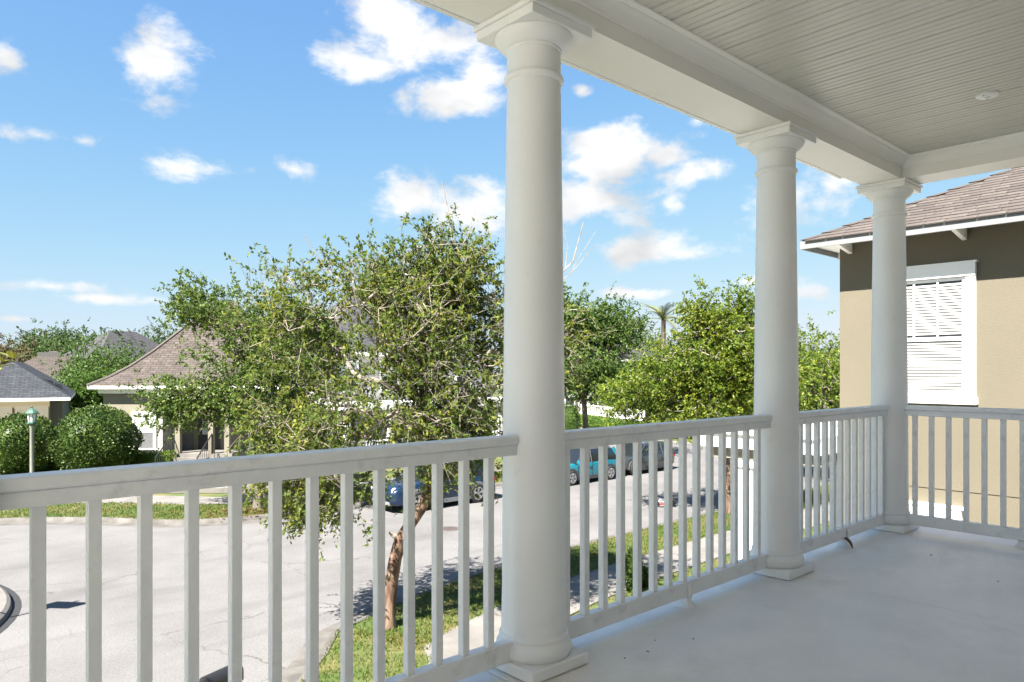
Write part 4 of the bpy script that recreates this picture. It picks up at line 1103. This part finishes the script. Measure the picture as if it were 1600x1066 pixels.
# ================================================================== CARS
def build_car(label, loc, paint, L, Wd, H, wb, tyre_r, roofmat, clad, group, suv=True, clearance=.2):
    """local x forward. stations give the hood, belt and roof lines"""
    car = thing('parked_car', label, 'car', loc, math.pi, group)
    hl = L / 2; w = Wd / 2
    belt = H * .60; hood = H * .585; zl = clearance
    fx = wb / 2 + .02
    # lower body loft
    st = [(-hl, .80, .42, belt * .90), (-hl + .05, .90, .30, belt * .96), (-hl + .25, .97, zl + .03, belt * .99), (-hl * .62, 1.0, zl, belt), (-hl * .2, 1.0, zl, belt), (hl * .15, 1.0, zl, belt), (hl * .40, .995, zl, belt * .985),
          (hl * .52, .985, zl, hood), (hl * .72, .965, zl + .02, hood * .97), (hl - .28, .93, zl + .05, hood * .92), (hl - .10, .86, .30, hood * .82), (hl, .72, .40, hood * .62)]
    body = MB(); ring = []
    for x, k, z0, z1 in st:
        ww = w * k; zm = z0 + (z1 - z0) * .5
        half = [(ww * .85, z0), (ww * .985, z0 + .06), (ww, zm), (ww * .985, z1 - .12), (ww * .945, z1 - .03), (ww * .86, z1), (ww * .45, z1 + .015)]
        ring.append([(x, y, z) for y, z in half] + [(x, -y, z) for y, z in half[::-1]])
    k = len(ring[0])
    for r_ in ring: body.v += r_
    for i in range(len(ring) - 1):
        for j in range(k): body.f.append((i * k + j, (i + 1) * k + j, (i + 1) * k + (j + 1) % k, i * k + (j + 1) % k))
    body.f.append(tuple(range(k))); body.f.append(tuple(range((len(ring) - 1) * k, len(ring) * k))[::-1])
    bo = body.build('body', paint, car, smooth=40)
    # greenhouse
    gx = [(-hl + .10, belt - .02, 0), (-hl + .28, belt + (H - belt) * .55, 1), (-hl + .55, H - .05, 1), (-hl * .35, H, 1), (hl * .05, H - .005, 1), (hl * .16, H - .05, 1), (hl * .50, belt - .02, 0)]
    gh_ = MB(); gr_ = []
    for x, zt, f in gx:
        zb = belt - .03; t = (zt - zb) / (H - zb)
        wt = w * (.93 - .20 * t)
        gr_.append([(x, w * .93, zb), (x, wt + .01, zb + (zt - zb) * .86), (x, wt - .08, zt), (x, 0, zt + .012 * f), (x, -wt + .08, zt), (x, -wt - .01, zb + (zt - zb) * .86), (x, -w * .93, zb)])
    for r_ in gr_: gh_.v += r_
    for i in range(len(gr_) - 1):
        for j in range(6): gh_.f.append((i * 7 + j, (i + 1) * 7 + j, (i + 1) * 7 + j + 1, i * 7 + j + 1))
    gh_.build('windows', M['carglass'], car, smooth=35)
    # roof skin
    rs = MB(); idx = [1, 2, 3, 4, 5]
    for i in idx:
        x, zt, f = gx[i]; zb = belt - .03; t = (zt - zb) / (H - zb); wt = w * (.93 - .20 * t)
        zz = zt + .008
        rs.v += [(x, wt + .016, zb + (zt - zb) * .86), (x, wt - .075, zz), (x, 0, zz + .012), (x, -wt + .075, zz), (x, -wt - .016, zb + (zt - zb) * .86)]
    for i in range(len(idx) - 1):
        for j in range(4): rs.f.append((i * 5 + j, (i + 1) * 5 + j, (i + 1) * 5 + j + 1, i * 5 + j + 1))
    rs.build('roof', roofmat, car, smooth=35)
    def side_pt(x, z, s):
        zb = belt - .03; t = min(1, max(0, (z - zb) / (H - zb))); return (x, s * (w * (.93 - .20 * t) + .014 + .01 * t), z)
    for s in (-1, 1):
        zt = belt + (H - belt) * .84
        for xa, xb, wd in ((hl * .47, hl * .14, .07), (-hl * .02, -hl * .03, .08), (-hl * .47, -hl * .46, .07), (-hl + .14, -hl + .42, .16)):
            MB().bar(side_pt(xa, belt - .04, s), side_pt(xb, zt, s), .02, wd).build('pillar', paint if wd > .09 else M['cladding'], car)
        MB().box(hl * .46 - .1, hl * .46 + .04, s * (w + .02), s * (w + .20), belt, belt + .15).build('mirror', paint, car)
        for xa in (-hl * .02, -hl * .46, hl * .43):
            MB().box(xa - .006, xa + .006, s * w * .992, s * (w + .003), zl + .1, belt - .10).build('door_seam', M['black'], car)
        for xa in (hl * .06, -hl * .38):
            MB().box(xa - .1, xa + .08, s * w * .99, s * (w + .025), belt - .20, belt - .165).build('door_handle', paint, car)
        MB().box(-wb / 2 + tyre_r, wb / 2 - tyre_r, s * w * .97, s * (w + .012), zl - .01, zl + .14).build('sill', clad, car)
        hlx = hl - .18
        MB().lathe([(.0, 0), (.11, .0), (.13, -.05)], 18, (hlx, s * w * .72, hood * .78), 'y').build('headlight', M['lamp_w'], car, smooth=40)
        MB().cbox(-hl - .005, -hl + .16, min(s * w * .70, s * w * .93), max(s * w * .70, s * w * .93), belt * .72, belt * .93, .02).build('tail_light', M['lamp_r'], car)
        for ax in (-wb / 2, wb / 2):
            ar = MB(); n = 18
            for i in range(n + 1):
                a = math.pi * i / n * 1.06 - math.pi * .03
                for rr, dy in ((tyre_r + .015, .014), (tyre_r + .10, .012), (tyre_r + .10, -.08)):
                    ar.v.append((ax + math.cos(a) * rr, s * (w * .985 + dy), tyre_r + math.sin(a) * rr))
            for i in range(n):
                for j in range(2): ar.f.append((i * 3 + j, i * 3 + 3 + j, i * 3 + 4 + j, i * 3 + 1 + j))
            ar.build('wheel_arch', clad, car, smooth=30)
            MB().lathe([(tyre_r + .02, -.01), (tyre_r + .02, .008), (.0, .008)] if s > 0 else [(.0, -.008), (tyre_r + .02, -.008), (tyre_r + .02, .01)], 28, (ax, s * w * .985, tyre_r), 'y').build('wheel_well', M['tyre'], car)
            wl = MB().lathe([(tyre_r * .64, -.11), (tyre_r * .93, -.11), (tyre_r, -.07), (tyre_r, .07), (tyre_r * .93, .11), (tyre_r * .66, .115), (tyre_r * .64, .09)], 32, (ax, s * (w - .075), tyre_r), 'y').build('wheel', M['tyre'], car, smooth=40)
            rm = MB(); yo = s * (w + .032)
            for q in range(5):
                a = 2 * math.pi * q / 5 + .3
                for da in (-.17, .17):
                    rm.bar((ax + math.cos(a) * .04, yo, tyre_r + math.sin(a) * .04), (ax + math.cos(a + da) * tyre_r * .64, yo, tyre_r + math.sin(a + da) * tyre_r * .64), .03, .045)
            rm.lathe([(.0, -.01), (.06, -.01), (.06, .012), (.0, .012)], 12, (ax, yo, tyre_r), 'y')
            n = 28
            for i in range(n):
                a0, a1 = 2 * math.pi * i / n, 2 * math.pi * (i + 1) / n
                rm.bar((ax + math.cos(a0) * tyre_r * .64, yo, tyre_r + math.sin(a0) * tyre_r * .64), (ax + math.cos(a1) * tyre_r * .64, yo, tyre_r + math.sin(a1) * tyre_r * .64), .03, .03)
            rm.build('rim', M['rim'], wl)
    MB().cbox(hl - .14, hl + .01, -w * .62, w * .62, .26, .42, .02).build('bumper', clad, car)
    MB().cbox(-hl - .03, -hl + .14, -w * .84, w * .84, .30, .50, .02).build('bumper', clad, car)
    MB().box(hl - .06, hl + .004, -w * .45, w * .45, hood * .58, hood * .72).build('grille', M['black'], car)
    if suv:
        for s in (-1, 1): MB().tube([(-hl * .72, s * w * .64, H + .0), (-hl * .68, s * w * .64, H + .05), (hl * .02, s * w * .64, H + .05), (hl * .06, s * w * .64, H - .01)], .018, 6).build('roof_rail', M['rim'], car)
    return car
G = 'cars parked along the far kerb'
build_car('dark blue SUV parked behind the leaning street tree', (15.95, 21.95, .002), M['paint_blue'], 4.7, 1.86, 1.70, 2.72, .355, M['paint_blue'], M['cladding_l'], G)
build_car('bright teal compact car with dark roof parked by the far kerb', (24.2, 22.25, .002), M['paint_teal'], 4.15, 1.80, 1.56, 2.58, .32, M['cladding'], M['cladding'], G, suv=True)
build_car('charcoal car in the shade just behind the teal car', (28.75, 22.35, .002), M['paint_grey'], 4.1, 1.78, 1.45, 2.65, .32, M['paint_grey'], M['cladding'], G, suv=False)

# ================================================================== TREES
ROT = TH - R(90)
# leaning street tree in front of the balcony
x, y, _ = CF(-2.38, 13.63)
trunkB = [(0, 0, -.05, 0.205), (.00, .0, .12, 0.165), (.03, .02, .45, 0.139), (.08, .03, .9, 0.129), (.16, .02, 1.35, 0.125), (.26, 0, 1.68, 0.132), (.44, .0, 1.98, 0.112), (.66, .02, 2.30, 0.106), (.80, .05, 2.62, 0.099), (.86, .08, 3.0, 0.092), (.80, .08, 3.5, 0.082), (.72, .1, 4.1, 0.073), (.62, .1, 4.8, 0.059), (.66, .05, 5.5, 0.046)]
blobsB = [(.35, 0, 5.0, 2.05, 2.0, 1.75), (1.15, .1, 6.7, 1.05, 1.1, 1.45), (-1.35, .1, 5.7, 1.25, 1.3, 1.25), (-1.75, 0, 3.5, 1.1, 1.2, 1.15), (-.6, -.2, 3.4, 1.2, 1.2, 1.1), (1.25, 0, 3.7, 1.15, 1.2, 1.05), (2.6, .3, 5.4, 1.1, 1.1, 1.3), (-1.45, -.1, 2.45, .65, .6, .65), (.0, .2, 6.5, 1.2, 1.2, .8), (.55, -.1, 2.95, .85, .9, .55), (-.35, -.1, 2.85, .85, .8, .55)]
bare = [([(.66, .05, 5.4), (1.0, 0, 6.2), (1.3, -.1, 7.0), (1.18, -.1, 7.9), (1.05, -.1, 8.5)], .022), ([(1.3, -.1, 7.0), (1.55, -.1, 7.5), (1.7, 0, 8.0)], .012),
        ([(.7, .1, 4.6), (1.9, .1, 5.7), (3.0, .1, 6.45), (3.55, .1, 7.0), (3.75, .1, 7.75)], .03), ([(3.0, .1, 6.45), (3.5, .1, 6.75), (3.95, .1, 7.3)], .012), ([(3.4, .1, 6.85), (3.45, .1, 7.3), (3.35, .1, 7.7)], .01), ([(3.5, .1, 6.75), (3.62, .1, 7.0), (4.0, .1, 7.6)], .008),
        ([(.7, .1, 4.3), (-.3, -.5, 5.6), (-1.0, -.8, 6.8), (-1.35, -.9, 7.35)], .018), ([(.8, .08, 3.4), (-.2, -.6, 3.35), (-1.3, -.9, 3.5), (-1.75, -1.0, 3.75)], .016), ([(.26, 0, 1.68), (.10, -.05, 1.80), (.05, -.06, 1.84)], .07)]
grow_tree('street_tree', 'leaning street tree with peeling brown trunk and yellow green leaves below the balcony', 'tree', (x, y, .1), ROT, trunkB, blobsB, 720, 7, 19, .082, M['leaf_b'], M['bark_b'], 11, .50, .60, .30, 'street trees', min_z=2.1, tip=.0065, bare=bare, twig_tubes=True, spread=.20, limb_mat=M['bark_pale'])
# green oak on the far verge, in front of the cottage
x, y, _ = CF(-9.03, 25.44)
grow_tree('street_tree', 'spreading green tree on the far verge half hiding the cottage', 'tree', (x, y, .1), ROT,
          [(0, 0, -.05, .22), (0, 0, .3, .16), (.05, 0, 1.2, .145), (-.05, 0, 2.2, .13), (-.25, 0, 3.2, .11), (-.4, 0, 4.4, .08), (-.6, 0, 5.6, .05)],
          [(.1, 0, 5.6, 2.2, 2.2, 2.4), (-2.05, 0, 7.1, 1.3, 1.3, .95), (1.6, 0, 5.4, 1.9, 1.9, 1.9), (-3.2, -.2, 3.85, 1.3, 1.2, .9), (-1.3, -.3, 3.9, 1.5, 1.4, .8), (1.2, 0, 3.1, 1.2, 1.2, .9)],
          680, 7, 16, .115, M['leaf_a'], M['bark'], 21, .45, .58, .26, 'street trees', min_z=2.2, tip=.007, spread=.26)
# dark oak right of the big column
x, y, _ = CF((912 - 800) / FPX * 38.5, 38.5)
grow_tree('street_tree', 'dark green tree just right of the big column behind the teal car', 'tree', (x, y, .1), ROT,
          [(0, 0, -.05, .26), (0, 0, .3, .19), (.1, 0, 2.0, .16), (0, 0, 3.6, .13), (.1, 0, 5.4, .08), (0, 0, 7.0, .05)],
          [(-.3, 0, 6.2, 2.7, 2.6, 2.6), (1.0, 0, 4.6, 1.9, 2.0, 1.5), (-1.2, 0, 8.0, 1.4, 1.4, 1.2), (-2.2, 0, 5.0, 2.2, 2.2, 1.9), (1.6, 1.5, 7.2, 2.0, 2.4, 1.5)],
          700, 7, 14, .16, M['leaf_c'], M['bark'], 31, .6, .55, .16, 'street trees', min_z=3, tip=.008, spread=.32)
# light green tree on the near verge
x, y, _ = CF((1136 - 800) / FPX * 24.6, 24.6)
blobsD = [(-1.5, .2, 4.9, 2.0, 2.1, 1.45), (.35, 0, 5.7, 1.5, 1.7, 1.5), (-2.9, .2, 4.2, 1.3, 1.4, 1.1), (.9, 0, 4.6, 1.5, 1.6, 1.3), (-1.1, 0, 3.7, 1.6, 1.5, .9), (-.85, 0, 6.7, .75, .75, .95), (.3, 0, 7.0, .5, .5, .6)]
grow_tree('street_tree', 'light green tree on the near verge between the two nearer columns', 'tree', (x, y, .1), ROT,
          [(0, 0, -.05, .21), (0, 0, .3, .16), (.0, 0, 1.3, .145), (.0, 0, 2.3, .135), (-.05, 0, 3.4, .11), (-.15, 0, 4.8, .085), (-.35, 0, 6.2, .06), (-.5, 0, 7.0, .03)],
          blobsD, 700, 7, 16, .11, M['leaf_d'], M['bark_b'], 41, .5, .58, .22, 'street trees', min_z=2.8, tip=.007, spread=.23, limb_mat=M['bark_pale'])
# trees seen right of the second column
for i, (px, d, h, w, lab, mt) in enumerate([(1285, 33, 7.0, 3.6, 'green tree seen between the second column and the tan house', 'leaf_d'),
                                            (1205, 44, 7.6, 4.0, 'deeper green tree mostly hidden behind the second column', 'leaf_c')]):
    x, y, _ = CF((px - 800) / FPX * d, d)
    grow_tree('street_tree', lab, 'tree', (x, y, .1), ROT, [(0, 0, -.05, .2), (0, 0, 1.5, .15), (.1, 0, 3.2, .11), (0, 0, 5.2, .06)],
              [(0, 0, h - 2.7, w * .8, w * .8, 2.6), (-w * .5, .2, h - 3.6, w * .55, w * .55, 1.7), (w * .5, -.2, h - 3.3, w * .55, w * .55, 1.9), (.3, 0, h - 4.6, w * .7, w * .7, 1.4)],
              360, 6, 13, .15, M[mt], M['bark'], 51 + i, .6, .5, .15, 'street trees', min_z=2, tip=.008, spread=.32)

# distant trees (each its own), px across, distance, top height, half width
far = [(15, 82, 8.8, 5.5, 'russet brown-green tree at the far left edge behind the roofs', 'leaf_brown'),
       (92, 96, 12.0, 7.0, 'tallest dark tree on the left skyline', 'leaf_far'),
       (48, 104, 10.2, 6.5, 'dark tree between the russet tree and the tallest one', 'leaf_far'),
       (142, 88, 10.3, 6.0, 'dark tree right of the tallest one on the left skyline', 'leaf_far'),
       (168, 62, 7.6, 4.6, 'bright green tree between the brown roof and the cottage', 'leaf_bright'),
       (200, 110, 11.2, 7.0, 'distant tree above the dark roof left of the cottage', 'leaf_far'),
       (135, 56, 5.2, 3.2, 'low bright green tree beside the brown roofed house', 'leaf_bright'),
       (262, 105, 11.6, 6.5, 'distant tree behind the cottage roof', 'leaf_far'),
       (400, 72, 10.5, 7.0, 'distant dark tree behind the left street trees', 'leaf_far'),
       (520, 70, 10.0, 6.5, 'distant dark tree between cottage and white house', 'leaf_far'),
       (1000, 84, 10.2, 5.0, 'olive tree behind the palm and dark ridge', 'leaf_a'),
       (1090, 70, 10.0, 6.5, 'tree mass behind the light green street tree', 'leaf_c'),
       (1165, 60, 9.5, 6.0, 'dark tree behind the light green tree near the second column', 'leaf_c'),
       (1300, 62, 8.4, 6.0, 'farther green tree behind the tan house corner', 'leaf_bright'),
       (1000, 62, 5.0, 3.4, 'low bushy tree beside the lattice fence', 'leaf_d')]
for i, (px, d, h, w, lab, mt) in enumerate(far):
    x, y, _ = CF((px - 800) / FPX * d, d)
    rg = random.Random(i)
    bl = [(0, 0, h * .62, w * .62, w * .62, h * .36)] + [(rg.uniform(-.62, .62) * w, rg.uniform(-.5, .5) * w, h * rg.uniform(.42, .72), w * rg.uniform(.3, .5), w * .45, h * rg.uniform(.16, .26)) for _ in range(6)]
    grow_tree('distant_tree', lab, 'tree', (x, y, 0), ROT, [(0, 0, -.05, .32), (0, 0, h * .25, .24), (.1, 0, h * .5, .16), (0, 0, h * .7, .08)], bl, 330, 5, 11, .30 if d > 75 else .22, M[mt], M['bark'], 70 + i, 1.0, .45, .12, 'trees behind the houses', min_z=h * .2, tip=.012, spread=.55)

# palm on the skyline
x, y, _ = CF((1036 - 800) / FPX * 64, 64)
pm = thing('palm_tree', 'feathery palm standing above the light green tree', 'palm', (x, y, 0), ROT)
MB().tube([(0, 0, -.05), (.05, 0, 3), (0, 0, 6), (.05, 0, 9.6)], [.26, .22, .20, .20], 10).build('trunk', M['bark'], pm, smooth=50)
rg = random.Random(3)
for k in range(22):
    az = 2 * math.pi * k / 22 * 3.02 + rg.random(); el = rg.uniform(.05, 1.3); Lf = rg.uniform(2.5, 3.3)
    f = MB(); prev = None; pts = []
    for i in range(11):
        t = i / 10; r = Lf * t * math.cos(el * (1 - .35 * t)); z = 9.6 + Lf * t * math.sin(el) - 1.35 * t * t
        pts.append(Vector((r * math.cos(az), r * math.sin(az), z)))
    f.tube(pts, list(np.linspace(.035, .008, 11)), 4)
    sd = Vector((-math.sin(az), math.cos(az), 0))
    for i in range(1, 40):
        t = i / 40; q = t * 10; i0 = min(9, int(q)); p = pts[i0].lerp(pts[i0 + 1], q - i0); dr_ = (pts[i0 + 1] - pts[i0]).normalized()
        ll = .55 * math.sin(math.pi * (t * .85 + .12))
        for s in (-1, 1):
            e = p + (sd * s * .8 + dr_ * .6).normalized() * ll - Vector((0, 0, .18 * ll)); wv = dr_ * .022
            f.add([p - wv, p + wv, e], [(0, 1, 2)])
    f.build('frond', M['palm'], pm)

# magnolia branch reaching in at the left edge
x, y, _ = CF(-4.7, 4.9)
mg = thing('magnolia_tree', 'glossy magnolia leaves reaching in at the left edge of the view', 'tree', (x, y, .1), ROT)
tip = Vector(((22 - 800) / FPX * 5.1 + 4.7, .2, 4.9 - (562 - 580) / FPX * 5.1))
MB().tube([(0, 0, -.05), (0, 0, 1.5), (.05, .05, 3.0), (0, 0, 4.6), (.05, 0, 5.6)], [.16, .13, .11, .08, .04], 10).build('trunk', M['bark'], mg, smooth=50)
MB().tube([(.03, .03, 3.2), (.45, .1, 4.3), (tip.x - .3, .18, tip.z - .08), tip], [.05, .035, .02, .012], 7).build('branch', M['bark'], mg, smooth=50)
rg = random.Random(2)
def mag_leaf(base, d, Lf, mat):
    d = d.normalized(); sd = d.cross(Vector((0, 0, 1))).normalized(); up = sd.cross(d)
    m = MB(); n = 6
    for i in range(n + 1):
        t = i / n; w = Lf * .21 * math.sin(math.pi * (t * .94 + .03)) ** .75
        c = base + d * Lf * t - Vector((0, 0, .12 * Lf * t * t))
        m.v += [tuple(c - sd * w + up * w * .35), tuple(c), tuple(c + sd * w + up * w * .35)]
    for i in range(n):
        for j in range(2): m.f.append((i * 3 + j, i * 3 + 3 + j, i * 3 + 4 + j, i * 3 + 1 + j))
    m.build('leaf', mat, mg, smooth=60)
for k in range(15):
    a = k * 2.4; d = Vector((math.cos(a) * .9 + .25, math.sin(a) * .9, rg.uniform(-.1, .7)))
    mag_leaf(tip - Vector((.06 * (k // 5), 0, .03 * (k // 5))), d, rg.uniform(.11, .16), M['magnolia'])
for k in range(5):
    mag_leaf(tip - Vector((.10 + .05 * k, .02, .08)), Vector((rg.uniform(-.2, .45), rg.uniform(-.3, .3), -1)), rg.uniform(.09, .13), M['magnolia_old'])
for j in range(34):   # rest of its crown, outside the frame
    c = Vector((rg.gauss(-.3, .28), rg.gauss(.1, .4), rg.uniform(3.6, 6.0)))
    for k in range(4):
        a = rg.uniform(0, 6.28); mag_leaf(c, Vector((math.cos(a), math.sin(a), rg.uniform(-.2, .6))), .18, M['magnolia'])

# ================================================================== BUSHES AND HEDGES
x, y, _ = CF((150 - 800) / FPX * 33, 33)
dome_bush('round_bush', 'big rounded clipped bush in front of the cream cottage', (x, y, .08), 1.78, 1.75, 3.25, 15000, .12, M['leaf_bush'], 1, power=2.0)
x, y, _ = CF((34 - 800) / FPX * 34.5, 34.5)
dome_bush('round_bush', 'dark clipped bush behind the lamp post', (x, y, .08), 1.35, 1.35, 2.75, 11000, .12, M['leaf_bush'], 2, power=2.8)
def hedge(label, px, d, w, dep, h, n, mat, seed, rotz=ROT, leaf=.09):
    x, y, _ = CF((px - 800) / FPX * d, d)
    return dome_bush('hedge', label, (x, y, .08), w / 2, dep / 2, h, n, leaf, M[mat], seed, rotz, cat='hedge', group='clipped hedges', box=True)
hedge('low bright hedge under the cottage window', 238, 34.6, 2.6, .9, 1.05, 5000, 'leaf_hedge', 3)
hedge('low dark hedge between the big bush and the lamp', 84, 35.4, 1.4, .9, .8, 4000, 'leaf_bush', 4)
hedge('dark hedge under the trees in front of the white house', 470, 32.5, 4.6, 1.4, 1.9, 9000, 'leaf_bush', 5)
hedge('dark tall shrub against the big column beside the lattice fence', 885, 47, 1.7, 1.5, 2.7, 5000, 'leaf_bush', 6)
fm = (fa + fb) / 2
hd = dome_bush('hedge', 'long clipped hedge at the foot of the white lattice fence', (fm.x - 1.3, fm.y - .4, .08), L_ / 2 + 2, .6, 1.05, 9000, .14, M['leaf_hedge'], 7, ang_f, cat='hedge', group='clipped hedges', box=True)
hedge('reddish planting along the far side of the side street', 1075, 52, 6, 1.2, .9, 4000, 'leaf_brown', 8)
x, y, _ = CF((990 - 800) / FPX * 15.9, 15.9)
dome_bush('small_shrub', 'small narrow shrub beside the near pavement', (x, y, .08), .17, .17, .95, 1600, .07, M['leaf_bush'], 9, power=2.4)
x, y, _ = CF((1006 - 800) / FPX * 16.3, 16.3)
dome_bush('small_shrub', 'low dark shrub right of the narrow one', (x, y, .08), .14, .14, .45, 900, .06, M['leaf_bush'], 10, power=2.4)

# low garden wall with a ledge on the far side
x, y, _ = CF((322 - 800) / FPX * 28.7, 28.7)
gw = thing('garden_wall', 'low two-stepped white wall beside the far pavement', 'wall', (x, y, .1), ROT)
MB().cbox(-2.55, 2.6, 0, .35, 0, .22, .01).build('lower_step', M['walk'], gw)
MB().cbox(-2.5, 2.6, .352, .8, 0, .42, .01).build('upper_step', M['walk'], gw)

# litter of dry leaves under the far tree
rg = np.random.default_rng(9); n = 800
cx, cy, _ = CF(-9.0, 24.9)
P = np.stack([rg.normal(cx, .8, n), rg.normal(cy, .5, n), np.full(n, .15)], 1)
D = unit(rg.normal(size=(n, 3)) * np.array([1, 1, .3])); Nn = unit(rg.normal(size=(n, 3)) * .5 + np.array([0, 0, 1.])); Nn = unit(Nn - D * np.sum(Nn * D, axis=1, keepdims=True))
tag(link('leaf_litter', leaf_mesh('leaf_litter', P, D, Nn, np.full(n, .10), np.full(n, .05), M['wreath'])), 'dry brown leaves on the grass under the far tree', 'leaf litter', kind='stuff')
